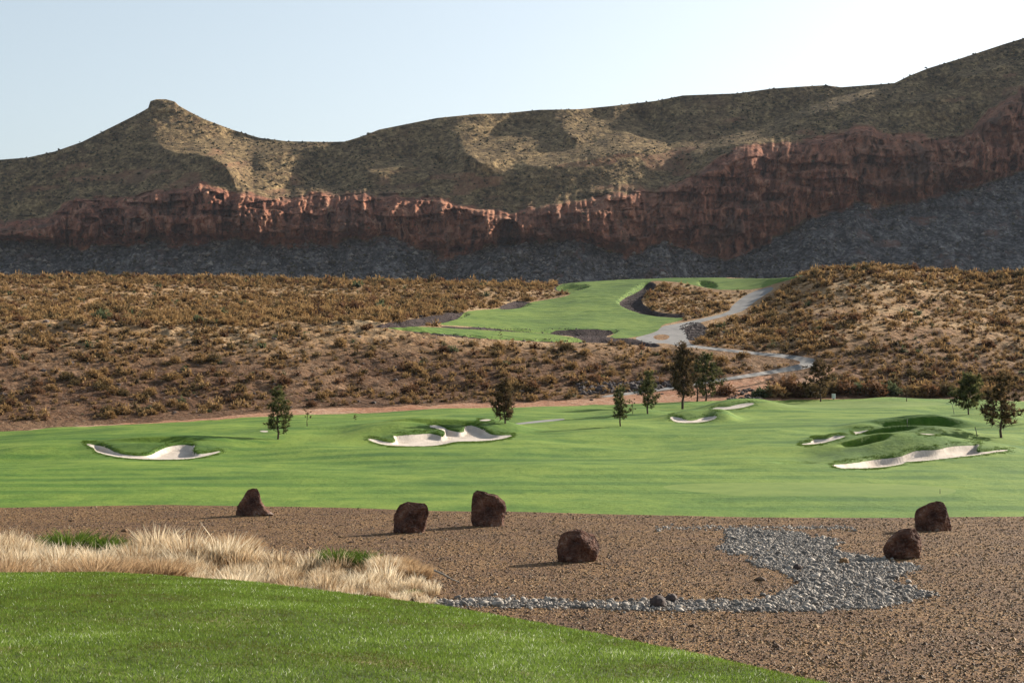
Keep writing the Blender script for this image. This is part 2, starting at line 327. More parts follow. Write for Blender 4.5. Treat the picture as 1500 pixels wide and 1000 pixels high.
BUNK = [
 ('left', [(123,646.7),(133,649),(143,648),(155,651),(170,660),(187,664.5),(212,666),(223,661.6),(233,655),(250,649),(270,647),(288,650),(281,659),(290,663),(310,661),(329,657.6),(320,663),(293,670),(260,673),(217,672.6),(187,671),(160,667),(140,661.6),(138,656),(128,652)], 118, 136,
  'pale sand bunker with scalloped grass lip behind the lone pine, left of the fairway'),
 ('mid', [(535,641),(553,641),(563,645),(580,646.6),(578,641.6),(574,636),(590,633.6),(617,632),(633,631),(652,636.6),(653,631.6),(643,628),(627,625),(633,620),(643,621),(657,626),(673,629.6),(681,628),(680,621),(688,618.6),(703,623),(713,630),(727,635),(750,635.5),(753,638),(733,643.6),(700,646),(667,646),(653,650.6),(627,653.4),(583,653.4),(557,650.6),(543,645.6)], 126, 150,
  'big pale sand bunker with three grass fingers in the middle of the fairway'),
 ('c2', [(979,608.6),(992,607.6),(1004,613.6),(1012,615),(1020,613.4),(1028,609),(1044,607.4),(1052,609),(1046,614),(1033,617.4),(1017,619),(1001,619),(986,617.5)], 155, 174,
  'small two lobed sand bunker in front of the tall dark pine'),
 ('c3', [(1041,597),(1052,594),(1066,594.5),(1076,591.6),(1089,588.2),(1103,588.2),(1107,590.5),(1095,595),(1080,598),(1060,600),(1045,600)], 175, 205,
  'narrow shaded sand bunker tucked under the mound right of the pine cluster'),
 ('r1', [(1217,679),(1248,674),(1283,668.5),(1319,665),(1332,658.6),(1346,654.7),(1361,654.7),(1375,654),(1390,649.6),(1409,648.4),(1434,647.8),(1436.5,650.5),(1427,657.7),(1436,660.2),(1451,659.5),(1463,656.6),(1487,658.2),(1458,662),(1440,665),(1417,667.7),(1386,671),(1346,675.5),(1327,675.8),(1322,679.5),(1296,684),(1260,686),(1229,685.6),(1219,682)], 96, 116,
  'largest white sand bunker curving under the grass mound at right'),
 ('r2', [(1343,634),(1352,630),(1366,629),(1379,631),(1383,635),(1360,637)], 118, 130,
  'sliver of sand bunker between the two grass ridges at right'),
 ('r3', [(1169,649.2),(1187,647),(1190,645),(1188,641.4),(1194,640),(1209.6,641),(1217,638.5),(1219,635.4),(1229,635.8),(1242,637.6),(1232,641.6),(1217.6,645.2),(1208,648.2),(1192,650.4),(1176,651.4)], 116, 134,
  'small sand bunker with a grass finger, left of the stacked grass ridges'),
 ('r4', [(1248,630),(1253,627),(1266,627.4),(1279,626),(1270,631),(1252,637)], 122, 146,
  'smallest wedge of sand bunker half hidden behind the right grass ridge'),
 ('l0', [(378,630.4),(385,629.8),(392,630.4),(393,632.4),(385,632.8)], 140, 190,
  'tiny distant patch of sand bunker just left of the lone pine trunk'),
 ('c0', [(700,615.6),(708,613.4),(723,613.6),(716,616.2),(705,616.6)], 145, 200,
  'tiny distant sand bunker just left of the reddish pine'),
]
BS = {}
for (k, P, z0, z1, lab) in BUNK:
    Pc = rnd_poly(P, 2)
    f = psdf(Pc, U2, V2, 25); f = np.where((Z2 > z0 - 8) & (Z2 < z1 + 8) & VIS, f, -25)
    # column scans inside the polygon: distance below the back lip and above the front edge
    uu = np.arange(Pc[:, 0].min() - 1, Pc[:, 0].max() + 1, .5); vv = np.arange(Pc[:, 1].min() - 1, Pc[:, 1].max() + 2, .25)
    gu, gv = np.meshgrid(uu, vv); msk = psdf(Pc, gu, gv, 25) > 0
    up = np.zeros(msk.shape); dn = np.zeros(msk.shape)
    for r in range(1, len(vv)): up[r] = np.where(msk[r], up[r - 1] + .25, 0)
    for r in range(len(vv) - 2, -1, -1): dn[r] = np.where(msk[r], dn[r + 1] + .25, 0)
    iu = np.clip(((U2 - uu[0]) / .5).round().astype(int), 0, len(uu) - 1); iv = np.clip(((V2 - vv[0]) / .25).round().astype(int), 0, len(vv) - 1)
    D = .45 if z0 < 170 else .5
    small = k in ('r2', 'r4', 'l0', 'c0')
    us_ = up[iv, iu].copy()
    for _ in range(3): us_ = (np.roll(us_, 1, 1) + 2 * us_ + np.roll(us_, -1, 1)) / 4
    dig = np.where(f > 0, ss(0, 3.6, us_) * ss(0, 13, dn[iv, iu]) * D * (.4 if small else 1), 0)
    # grass lip raised a little just behind the sand
    lip = np.where(f <= 0, .10 * np.exp(-(f / 3.5) ** 2), 0) * (V2 < np.interp(U2, np.sort(Pc[:, 0]), Pc[np.argsort(Pc[:, 0]), 1]) + 30)
    H = H - dig + (0 if small else 1) * lip * 0
    wl_ = up[iv, iu].copy(); wl_ = (np.roll(wl_, 1, 1) + 2 * wl_ + np.roll(wl_, -1, 1)) / 4; wl_ = (np.roll(wl_, 1, 1) + 2 * wl_ + np.roll(wl_, -1, 1)) / 4
    BS[k] = np.where(f > 0, np.minimum(f, (wl_ - (.4 if small else 1.3)) * 1.2), f)
def Hat(x, y):
    x = np.asarray(x, float); y = np.asarray(y, float); u = 750 + FPX * x / y
    j = np.clip(np.searchsorted(US, u) - 1, 0, len(US) - 2); i = np.clip(np.searchsorted(ZR, y) - 1, 0, len(ZR) - 2)
    a = np.clip((u - US[j]) / (US[j + 1] - US[j]), 0, 1); b = np.clip((y - ZR[i]) / (ZR[i + 1] - ZR[i]), 0, 1)
    return (H[i, j] * (1 - a) + H[i, j + 1] * a) * (1 - b) + (H[i + 1, j] * (1 - a) + H[i + 1, j + 1] * a) * b
def hit(u, v, zmin=30):           # where the sight line through photo pixel (u, v) meets the ground
    j = int(np.argmin(abs(US - u))); vz = z2v(H[:, j], ZR); k = np.where((vz <= v) & (ZR > zmin))[0]
    k = k[0] if len(k) else len(ZR) - 1
    Z = ZR[k]; 
    if k > 0 and vz[k - 1] > v: Z = ZR[k - 1] + (ZR[k] - ZR[k - 1]) * (vz[k - 1] - v) / (vz[k - 1] - vz[k] + 1e-9)
    x = (u - 750) / FPX * Z; return x, Z, float(Hat(x, Z))

# ---- split the sheet into its zones along the outlines
nR, nC = U2.shape
idx = np.arange(nR * nC).reshape(nR, nC)
a, b, c, d = idx[:-1, :-1].ravel(), idx[:-1, 1:].ravel(), idx[1:, 1:].ravel(), idx[1:, :-1].ravel()
T_V = np.stack([X2.ravel(), Z2.ravel(), H.ravel()], 1)
T_F = np.concatenate([np.stack([a, b, c], 1), np.stack([a, c, d], 1)])
fields = {}
def addf(k, f): fields[k] = f.ravel()
V2n = V2
edge = 2.0 * fbm(X2 * .5, Z2 * .35, 3, 51)
vg = np.interp(U2, [-620, 0, 240, 500, 640, 750, 900, 1100, 1300, 1500, 2120], [746, 743, 739, 743, 748, 749, 753, 757, 758, 756, 756])
addf('tee', np.where(Z2 < Zc + 16, (ztee - .02 - .02 * fbm(X2 * 2, Z2 * 2, 2, 3)) * 30, -9))
addf('gravel', np.where(Z2 < 90, V2n - vg + edge * .25, -9))
addf('fair', Zt - Z2 + edge * .4)
low = lambda P, za, zb_, it=1: np.where((Z2 > za) & (Z2 < zb_), psdf(rnd_poly(P, it), U2, V2n, 25), -25)
for k in BS: addf('b_' + k, BS[k])
addf('green1', low([(965,712),(1000,708),(1080,706),(1200,706),(1330,709),(1410,716),(1385,726),(1300,734),(1180,733),(1060,724),(985,717)], 78, 110, 2))
addf('green2', low([(1090,591),(1150,588),(1250,587.5),(1350,588),(1400,591),(1340,596),(1230,598),(1140,597)], 170, 232, 2))
ro = np.full(U2.shape, -25.)
for P, za, zb_ in [([(95,648),(120,640),(180,638),(250,636),(320,640),(352,652),(335,664),(300,672),(262,675),(215,675),(150,670),(115,659)], 115, 140),
        ([(520,640),(560,628),(610,616),(660,610),(720,613),(762,628),(775,640),(740,648),(690,650),(640,656),(570,656),(530,648)], 124, 155),
        ([(965,612),(985,603),(1025,598),(1060,601),(1078,609),(1060,617),(1030,621),(990,621)], 150, 180), ([(1030,597),(1060,588),(1085,583),(1115,587),(1110,597),(1060,603)], 175, 210),
        ([(1140,676),(1180,664),(1230,648),(1290,634),(1330,634),(1400,641),(1500,655),(1500,664),(1440,668),(1380,674),(1330,680),(1290,688),(1230,690),(1180,684)], 94, 121),
        ([(1150,652),(1180,637),(1240,626),(1300,612),(1350,607),(1410,606),(1415,614),(1400,625),(1460,640),(1440,650),(1330,640),(1250,645),(1200,656)], 112, 165)]:
    ro = np.maximum(ro, low(P, za, zb_, 2) + 1.2 * fbm(X2 * .6, Z2 * .4, 2, 61))
addf('rough', ro)
addf('sliver', low([(742,622),(760,619),(800,614.5),(828,612.5),(826,615),(790,618.5),(760,621.5)], 150, 215))
pb = low([(1060,776),(1090,773),(1130,777),(1175,780),(1178,788),(1225,789),(1228,797),(1215,806),(1260,812),(1300,818),(1300,824),(1330,826),(1352,832),(1325,840),(1300,848),(1330,862),(1385,870),(1330,878),(1290,890),(1240,893),(1130,895),(1000,894),(900,893),(760,889),(640,886),(615,881),(660,877),(760,878),(900,882),(1000,878),(1120,880),(1140,868),(1160,862),(1175,852),(1150,838),(1090,824),(1115,815),(1060,810),(1055,800),(1068,793)], 36, 75, 1) + 1.5 * fbm(X2 * 1.5, Z2 * .8, 2, 71)
addf('pebble', pb)
UFW = [(680,458),(687,455),(733,452),(780,442),(827,435),(837,430),(822,424),(812,420),(833,413),(883,410),(967,406),(1043,403.5),(1077,409),(1127,404),(1182,401),(1160,409),(1140,414),(1110,424),(1060,425),(1030,421),(1000,414),(970,411),(950,412),(935,422),(915,433),(905,442),(918,450),(945,460),(1000,464),(1000,469),(967,476),(970,483),(930,495),(890,495),(903,487),(893,481.6),(817,481.6),(800,486),(733,481.6),(687,478),(633,475),(655,466)]
LSW = [(557,480),(600,477.6),(650,480),(700,483),(800,488),(833,493),(873,498),(867,501),(800,499),(733,497),(700,493.5),(667,490),(600,485)]
addf('upfair', np.maximum(low(UFW, 240, 440), low(LSW, 235, 340)) + edge * .15)
lv = np.full(U2.shape, -25.)
for P in ([(540,477),(617,466),(660,457),(686,457),(690,462),(640,476),(567,481)], [(728,451),(750,441),(775,442),(780,446),(762,452),(735,454)],
          [(645,477.5),(690,479),(797,482.5),(817,480.5),(903,481),(908,486),(880,495),(833,492.5),(800,488),(700,483),(650,480)],
          [(948,410),(966,419),(944,433),(938,443),(962,457),(1005,461),(1005,467),(948,463),(915,452),(900,442),(915,430),(935,416)],
          [(870,492),(929,496),(966,503),(966,510),(924,504),(880,502),(800,501),(700,496),(600,487),(600,484),(700,492),(800,497)],
          [(808,421),(830,415),(862,416),(866,421),(840,427),(815,427)], [(1020,409),(1045,411),(1055,424),(1025,420)]):  # first outline is a mound face in shade, drawn with the dark gravel
    lv = np.maximum(lv, low(P, 235, 440))
H -= .8 * ss(0, 5, lv); T_V[:, 2] = H.ravel()
addf('lava_shade', lv + 1.0 * fbm(X2 * .5, Z2 * .3, 2, 81))
addf('cobbank', low([(993,480),(1000,476),(1020,470),(1035,478),(1036,492),(1023,499),(1006,498),(1004,488)], 235, 380))
PATH = [(929,495),(940,492),(962,486),(969,478),(985,475),(1000,472.5),(1030,466),(1066,458),(1072,448),(1085,437),(1100,428),(1127,420),(1136,422),(1114,436),(1098,448),(1088,456),(1070,461),(1035,470),(1002,478),(1003,485),(1008,497),(1012,505),(1040,508),(1097,514.5),(1160,519.5),(1200,526.5),(1203,532),(1180,540.5),(1133,547),(1050,559),(990,569),(930,577),(880,583),(880,580),(930,573),(990,565),(1050,555),(1133,541.6),(1168,534),(1176,530.5),(1158,525),(1093,518),(1036,511.5),(1008,508.5),(996,508),(980,503),(956,502.5),(937,498.5)]
isl = low([(955,493),(965,489.5),(978,490),(982,493.5),(975,498),(962,498)], 235, 320, 2)
addf('path', np.minimum(low(PATH, 226, 420), -isl))
rd = np.maximum(low([(1035,592),(1040,576),(1100,565),(1150,560),(1190,550),(1205,536),(1230,540),(1190,562),(1150,575),(1140,592)], 205, 290), low([(840,600),(850,588),(900,580),(1000,571),(1060,560),(1130,548),(1130,556),(1060,572),(1040,592)], 205, 290))
rd = np.maximum(rd, -9 + 0 * low([(1010,500),(1040,496),(1050,505),(1100,512),(1100,530),(1060,545),(1040,535),(1020,512)], 220, 310) - 1)
strip = np.where((Z2 < Zt + 40), np.minimum(Z2 - Zt + 2, np.interp(U2, [-620, 20, 120, 300, 450, 640, 800, 1050, 1130, 2120], [0, 0, 1, 1.5, 4, 4, 5, 5, .5, .5]) - (Z2 - Zt)) * 1.5 + edge, -25)
addf('red', np.maximum(rd + edge * .6, strip))

def clip(Vx, F, fl, key):
    """cut triangles along fl[key] = 0: returns V, inside F, outside F, fields (new points shared)"""
    f = fl[key]; s = f > 0; cs = s[F].sum(1)
    ins = F[cs == 3]; out = F[cs == 0]; mx = F[(cs == 1) | (cs == 2)]
    if not len(mx): return Vx, ins, out, fl
    sm = s[mx]; one = sm.sum(1) == 1
    lone = np.where(one[:, None], sm, ~sm).argmax(1)
    ar = np.arange(len(mx)); A = mx[ar, lone]; B = mx[ar, (lone + 1) % 3]; C = mx[ar, (lone + 2) % 3]
    E = np.concatenate([np.stack([A, B], 1), np.stack([A, C], 1)]); Es = np.sort(E, 1)
    q, inv = np.unique(Es[:, 0].astype(np.int64) * (len(Vx) + 1) + Es[:, 1], return_inverse=True)
    p0 = q // (len(Vx) + 1); p1 = q % (len(Vx) + 1); t = np.clip(f[p0] / (f[p0] - f[p1]), .001, .999)
    nv = Vx[p0] + (Vx[p1] - Vx[p0]) * t[:, None]
    fl2 = {k: np.concatenate([g, g[p0] + (g[p1] - g[p0]) * t]) for k, g in fl.items()}
    n0 = len(Vx); AB = inv[:len(mx)] + n0; AC = inv[len(mx):] + n0
    tri = np.stack([A, AB, AC], 1); q1 = np.stack([AB, B, C], 1); q2 = np.stack([AB, C, AC], 1)
    i2 = np.concatenate([ins, tri[one], q1[~one], q2[~one]]); o2 = np.concatenate([out, tri[~one], q1[one], q2[one]])
    fl2[key] = fl2[key].copy(); fl2[key][n0:] = 0
    return np.concatenate([Vx, nv]), i2, o2, fl2
def wallf(u):
    return np.max([np.clip(fl['b_' + k][u] * 3 + 9, -25, 20) for k in BS], axis=0)
def emit(name, Vx, F, mat, off=None):
    u, inv = np.unique(F, return_inverse=True); VV = Vx[u].copy(); at = {'rough': np.maximum(np.clip(fl['rough'][u], -25, 40), 0 * u + wallf(u))} if mat is m_fair else None
    if off is not None: o = np.array([off[0], off[1], off[2]]); VV = VV - o
    ob = mesh(name, VV, inv.reshape(F.shape), mat, attrs=at)
    if off is not None: ob.location = off
    return ob
Vx, rest, fl = T_V, T_F, fields
ZONES = {}
def take(key):
    global Vx, rest, fl
    Vx, i, rest, fl = clip(Vx, rest, fl, key); ZONES[key] = i; return i
for k in ['tee', 'pebble', 'gravel', 'path', 'cobbank', 'upfair', 'lava_shade', 'fair', 'red']: take(k)
hillF = rest
sub = {}
def takefrom(zone, key):
    global Vx, fl
    Vx, i, o, fl = clip(Vx, ZONES[zone], fl, key); ZONES[zone] = o; sub[key] = i
for k in BS: takefrom('fair', 'b_' + k)
for k in ['green1', 'green2', 'sliver', 'rough']: takefrom('fair', k)
st_ = lambda o, lab=None: tag(o, lab, None, None, 'structure')
st_(emit('lawn', Vx, ZONES['tee'], m_tee), 'green lawn of the tee in the foreground')
st_(emit('gravel_ground', Vx, ZONES['gravel'], m_gravel), 'brown gravel ground around the boulders')
st_(emit('pebble_ground', Vx, ZONES['pebble'], m_peb), 'bed of small grey pebbles under the river stones')
st_(emit('cart_path', Vx, np.concatenate([ZONES['path'], sub['sliver']]), m_conc), 'grey concrete cart path winding up between the hills')
st_(emit('cobble_bank', Vx, ZONES['cobbank'], m_lava), 'dark stony bank beside the cart path')
st_(emit('upper_fairway', Vx, ZONES['upfair'], m_upper), 'mown fairway on the bench above the scrub slope')
st_(emit('lava_gravel_shade_ground', Vx, ZONES['lava_shade'], m_lava), 'dark gravel edging the upper fairway, and a painted shaded mound face')
st_(emit('dirt_ground', Vx, ZONES['red'], m_red), 'red dirt at the foot of the hill')
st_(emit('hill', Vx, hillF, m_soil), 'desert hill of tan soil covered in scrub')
st_(emit('fairway', Vx, ZONES['fair'], m_fair), 'striped green fairway')
for k in ('green1', 'green2'):
    st_(emit('putting_green', Vx, sub[k], m_green), 'pale close mown green on the ' + ('near' if k == 'green1' else 'far') + ' fairway')
def comps(F):
    u, f = np.unique(F, return_inverse=True); f = f.reshape(F.shape); l = np.arange(len(u))
    while True:
        m = l[f].min(1); n = l.copy()
        for c_ in range(3): np.minimum.at(n, f[:, c_], m)
        n = n[n]
        if (n == l).all(): return l[f[:, 0]]
        l = n
for k in BS:
    F = sub['b_' + k]; c_ = comps(F); q, cn = np.unique(c_, return_counts=True); big_ = c_ == q[cn.argmax()]
    sub['rough'] = np.concatenate([sub['rough'], F[~big_]]); sub['b_' + k] = F[big_]
st_(emit('rough_grass_ground', Vx, sub['rough'], m_rough), 'longer grass on the mounds round the bunkers')
for (k, P, z0, z1, lab) in BUNK:
    F = sub['b_' + k]
    if len(F):
        cc = Vx[np.unique(F)].mean(0)
        tag(emit('sand_bunker', Vx, F, m_sand, off=cc), lab, 'sand bunker', 'sand bunkers on the fairway')

# ---------------------------------------------------------------- mountain range (parametric slope: talus, cliff, upper slopes)
MU = cols(-700, 2200, -60, 1570, 1.7, 14.)
J = lambda P: np.interp(MU, [p[0] for p in P], [p[1] for p in P])
sky_v = J([(-700,262),(-200,245),(0,234),(40,231),(80,222),(120,208),(160,188),(200,168),(217,158.5),(220,148.5),(229,145.5),(243,145.5),(256,149),(262,155),(280,165),(300,175),(340,190),(380,202),(420,207),(480,208),(505,207.5),(530,200),(555,190),(600,181),(640,173),(700,167),(740,166),(790,161),(850,160),(900,155),(960,148),(1000,140),(1080,137),(1130,130),(1190,126),(1210,125),(1232,128),(1310,122),(1330,112),(1360,100),(1400,88),(1440,75),(1470,65),(1500,56),(1700,5),(2200,-60)])
ct_v = J([(-700,330),(0,322),(60,320),(95,303),(112,288),(200,286),(260,274),(300,268),(340,282),(400,293),(500,284),(560,285),(640,288),(700,303),(750,310),(800,296),(900,284),(960,280),(1000,264),(1040,238),(1093,213),(1180,203),(1259,186),(1344,198),(1400,201),(1425,190),(1450,160),(1500,124),(1700,70),(2200,0)])
cb_v = J([(-700,362),(0,350),(60,360),(140,364),(200,357),(300,351),(400,359),(500,357),(550,345),(590,352),(640,378),(690,372),(720,354),(780,359),(850,349),(918,376),(960,356),(1000,358),(1055,384),(1081,374),(1130,350),(1167,333),(1190,312),(1244,300),(1300,304),(1352,288),(1407,281),(1500,250),(1700,220),(2200,180)])
ct_v += 7 * fbm(MU * .03, MU * 0, 5, 91, .6); cb_v += 10 * fbm(MU * .035, MU * 0, 5, 92, .6)
n1, n2, n3 = 90, 130, 170
# upper slopes: steep scrubby faces with flatter, right-tilting shoulders that catch the low sun
LIT = [[(230,212),(300,203),(345,200),(400,207),(470,208),(495,209),(470,216),(420,222),(375,230),(368,240),(372,255),(362,272),(345,280),(342,262),(330,240),(300,225),(250,222)],
 [(385,289),(420,275),(470,262),(487,270),(465,290),(420,292)], [(530,254),(560,236),(600,229),(616,231),(606,243),(570,252)], [(630,240),(641,232),(650,240),(650,260),(634,262)],
 [(672,224),(700,205),(740,190),(792,176),(782,195),(757,215),(737,236),(705,242),(690,230)], [(828,197),(850,178),(880,167),(888,172),(872,186),(845,202)],
 [(760,242),(800,225),(850,212),(890,198),(908,180),(920,168),(935,166),(950,180),(970,198),(985,208),(960,219),(900,224),(850,234),(800,246)],
 [(1000,232),(1020,210),(1070,195),(1120,180),(1160,165),(1200,150),(1240,135),(1300,124),(1312,128),(1250,150),(1180,170),(1150,187),(1120,206),(1060,214),(1020,226)],
 [(1320,149),(1370,130),(1404,126),(1385,139),(1340,153)], [(980,264),(1008,254),(1028,257),(1012,266)], [(1400,112),(1440,95),(1500,78),(1480,92),(1430,110)]]
# target slopes -> the nearest real surface (least squares, mirrored Fourier solve); D = metres of depth over a (u, row) grid
_u = np.arange(-100, 1620, 2.); _v = np.arange(30, 344, 2.); _U, _V = np.meshgrid(_u, _v); _M = 0 * _U
for P in LIT: _M = np.maximum(_M, ss(-2.5, 2.5, psdf(rnd_poly(P, 2), _U, _V, 60) + 3.5 * fbm(_U * .045, _V * .09, 5, 104, .6)))
_p = -.5 + 2.0 * _M + .45 * fbm(_U * .02 + _V * .02, _V * .05, 5, 107, .6); _p -= _p.mean(1, keepdims=True); _q = -.8 - (2.6 + 1.6 * ss(950, 1100, _U)) * _M
def _ext(a, sx, sy): a = np.concatenate([a, sx * a[:, ::-1]], 1); return np.concatenate([a, sy * a[::-1]], 0)
_P, _Q = _ext(_p, -1, 1), _ext(_q, 1, -1); _ky = 2 * np.pi * np.fft.fftfreq(_P.shape[0])[:, None]; _kx = 2 * np.pi * np.fft.fftfreq(_P.shape[1])[None]
_k2 = _kx ** 2 + _ky ** 2; _k2[0, 0] = 1
_D = np.fft.ifft2((-1j * _kx * np.fft.fft2(_P) - 1j * _ky * np.fft.fft2(_Q)) / _k2).real[:len(_v), :len(_u)] * 2
_D -= _D[-24].mean()
def Dat(u, v):
    a = np.clip((u - _u[0]) / 2, 0, len(_u) - 1.001); b = np.clip((v - _v[0]) / 2, -400, len(_v) - 1.001); over = np.minimum(b, 0); b = np.maximum(b, 0)
    i = b.astype(int); j = a.astype(int); a = a - j; b = b - i
    return 1375 - over * 1.7 + (_D[i, j] * (1 - a) + _D[i, j + 1] * a) * (1 - b) + (_D[i + 1, j] * (1 - a) + _D[i + 1, j + 1] * a) * b

rows = []; cliffA = []; talA = []
Zc0 = Dat(MU, ct_v); Zct = smc(Zc0, 40); Zcb = smc(Zct, 50) - 38; ZB = Zcb - (CAMZ - (cb_v - HV) * Zcb / FPX - 54) / .6
ZS = J([(-700,1600),(0,1620),(160,1650),(235,1640),(420,1690),(500,1560),(600,1520),(900,1520),(1200,1520),(1310,1510),(1500,1500),(2200,1480)])
par = []
for i in range(n1): par.append((0, i / n1))
for i in range(n2): par.append((1, i / n2))
for i in range(n3): par.append((2, i / (n3 - 1)))
VV = np.zeros((len(par), len(MU))); ZZ = VV.copy(); CL = VV.copy(); TA = VV.copy()
for r, (seg, t) in enumerate(par):
    if seg == 0: VV[r] = 440 + (cb_v - 440) * t; ZZ[r] = ZB + (Zcb - ZB) * t; TA[r] = 1
    elif seg == 1: VV[r] = cb_v + (ct_v - cb_v) * t; ZZ[r] = Zcb + (Zct - Zcb) * t ** 3; CL[r] = 1
    else: VV[r] = ct_v + (sky_v - ct_v) * t; ZZ[r] = Zcb + 34 + (ZS - Zcb - 34) * (t * .9 + .1 * t * t)
segA = np.array([p[0] for p in par])[:, None] + 0 * MU; tA = np.array([p[1] for p in par])[:, None] + 0 * MU
UU = MU[None, :] + 0 * VV
# smooth masks between bands, with ragged edges
rag = 13 * fbm(UU * .035, VV * .06, 5, 95, .62)
CL = ss(-4, 3, cb_v - VV + rag) * ss(-3, 4, VV - ct_v + rag * .8)
TA = 1 - ss(-3, 3, cb_v - VV)
# broken ledges of rock in the slopes above and below the main cliff
led = ss(.62, .72, vn(UU * .025, VV * .11 + UU * .01, 96)) * ss(.4, .6, vn(UU * .012, VV * .03, 97))
CL = np.maximum(CL, led * .42 * ((VV < ct_v) & (VV > ct_v - 55)))
led2 = ss(.6, .68, vn(UU * .02, VV * .07, 98)) * ss(1250, 1330, UU) * ((VV > 318) & (VV < 362))
CL = np.maximum(CL, led2 * .45)
up = segA == 2
ZZ = np.where(up, Dat(UU, VV) + (Zct - Zc0) * (1 - ss(0, .4, tA)), ZZ)
ZZ += np.where(up, ss(0, .1, tA), 0) * (2.2 * fbm(UU * .05 + VV * .03, VV * .09, 4, 106) + 1.2 * fbm(UU * .16, VV * .2, 3, 102))
butte = ss(214, 220, UU) * (1 - ss(256, 262, UU)) * up; ZZ -= butte * 5 * ss(168, 160, VV)
# cliff buttresses, gullies and talus cones
w = ss(0, .25, np.where(segA == 1, tA, 0)) * (1 - ss(.9, 1.0, np.where(segA == 1, tA, 0)))
cw = np.where(segA == 1, .35 + .65 * w, np.where(segA == 0, .35 * ss(.5, 1, tA), .35 * (1 - ss(0, .12, tA))))
ZZ += cw * (-22 * rdg(UU * .022 + VV * .006, VV * .006, 4, 111) - 12 * rdg(UU * .08 - VV * .01, VV * .02, 4, 112) + 8 * fbm(UU * .22, VV * .10, 4, 113))
wu_ = UU + 9 * fbm(UU * .02, VV * .03, 3, 115); wv_ = VV + 9 * fbm(UU * .03, VV * .04, 3, 116) + UU * .06
cell = lambda a_, b_, sd: hsh(np.floor(wu_ * a_ + .35 * hsh(np.floor(wv_ * b_), 0 * wv_, sd + 1)), np.floor(wv_ * b_), sd) - .5
cst = np.where(segA == 1, 1.0, 0.0) * CL
ZZ += cst * (9 * cell(.035, .022, 117) + 8 * cell(.085, .05, 118) + 4 * cell(.2, .11, 119)) - cst * 7 * ss(.78, .95, rdg(wu_ * .06, VV * .006, 2, 120)) * -1
ZZ += cw * 10 * (ss(.47, .53, vn(UU * .03, VV * .09, 114)) - .5)
ZZ += np.where(segA == 0, (1 - .3 * tA) * (8 * fbm(UU * .03 + VV * .03, VV * .01, 4, 121) + 3 * fbm(UU * .1, VV * .12, 4, 122)), 0)
ZZ += np.where(segA == 0, 12 * (rdg(UU * .012 + VV * .01, VV * .001, 2, 123) - .6) * ss(0, .9, tA) , 0) * -1
for (u0, v0, ru, rv, dp) in [(743, 347, 22, 26, 42), (1413, 262, 26, 17, 16), (668, 366, 10, 7, 12), (926, 352, 6, 6, 18), (230, 345, 14, 9, 14)]:
    e = ((UU - u0) / ru) ** 2 + np.where(VV < v0, (VV - v0) / rv, (VV - v0) / (rv * .55)) ** 2
    ZZ += dp * np.clip(1.02 - e, 0, 1) ** .35
HZ = CAMZ - (VV - HV) * ZZ / FPX
Xm = (UU - 750) / FPX * ZZ
# back side: falls away behind the skyline
back = np.stack([np.stack([Xm[-1] * k, ZZ[-1] * k, HZ[-1] - dz], 1) for k, dz in ((1.02, 6), (1.1, 40), (1.25, 150), (1.4, 320))])
skirt = np.stack([np.stack([Xm[0] * k, ZZ[0] * k, HZ[0] - dz], 1) for k, dz in ((.93, 62), (.985, 12))])
PV = np.concatenate([skirt, np.stack([Xm, ZZ, HZ], 2), back]); nr, nc = PV.shape[:2]
idm = np.arange(nr * nc).reshape(nr, nc)
FQ = np.stack([idm[:-1, :-1].ravel(), idm[:-1, 1:].ravel(), idm[1:, 1:].ravel(), idm[1:, :-1].ravel()], 1)
pad = np.zeros((4, nc))
mo = mesh('mountain', PV.reshape(-1, 3), FQ, m_mount, attrs={'cliff': np.concatenate([pad[:2], CL, pad]).ravel(), 'talus': np.concatenate([pad[:2] + 1, TA, pad]).ravel()})
st_(mo, 'long red cliffed mountain with a flat topped butte at its left end')
pl = np.array([(-2550, 1240, 15.5), (2550, 1240, 15.5), (2550, 2950, 15.5), (-2550, 2950, 15.5)], float)
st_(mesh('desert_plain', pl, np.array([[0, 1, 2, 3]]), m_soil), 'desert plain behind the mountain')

# ---------------------------------------------------------------- scatter kit
def scatter(name, P, sc, rot, variants, mat, rnd=None, zs=None):
    """bake copies of small meshes (V, F, r) at points P into one mesh"""
    k = rng.integers(0, len(variants), len(P)); Vs, Fs, Rs, n = [], [], [], 0
    for q, (V, F, r) in enumerate(variants):
        m = np.where(k == q)[0]
        if not len(m): continue
        c, s = np.cos(rot[m]), np.sin(rot[m]); s3 = sc[m][:, None]
        x = V[None, :, 0] * s3; y = V[None, :, 1] * s3; z = V[None, :, 2] * s3 * (zs[m][:, None] if zs is not None else 1)
        W_ = np.stack([x * c[:, None] - y * s[:, None], x * s[:, None] + y * c[:, None], z], 2) + P[m][:, None, :]
        Vs.append(W_.reshape(-1, 3)); Fs.append((F[None] + (np.arange(len(m)) * len(V))[:, None, None] + n).reshape(-1, F.shape[1])); n += len(m) * len(V)
        rr = r[None, :] + (rnd[m][:, None] if rnd is not None else 0); Rs.append(np.clip(rr, 0, 1).ravel())
    return mesh(name, np.concatenate(Vs), np.concatenate(Fs), mat, smooth=False, attrs={'rnd': np.concatenate(Rs)})
def stone_v(seed, flat=.65, sub=1):
    r = np.random.default_rng(seed)
    import bmesh
    bm = bmesh.new(); bmesh.ops.create_icosphere(bm, subdivisions=sub, radius=.5)
    V = np.array([v.co[:] for v in bm.verts]); F = np.array([[v.index for v in f.verts] for f in bm.faces]); bm.free()
    V *= 1 + r.uniform(-.18, .14, (len(V), 1)); V *= np.array([r.uniform(.8, 1.2), r.uniform(.7, 1), flat]); return V, F, np.full(len(V), 0.)
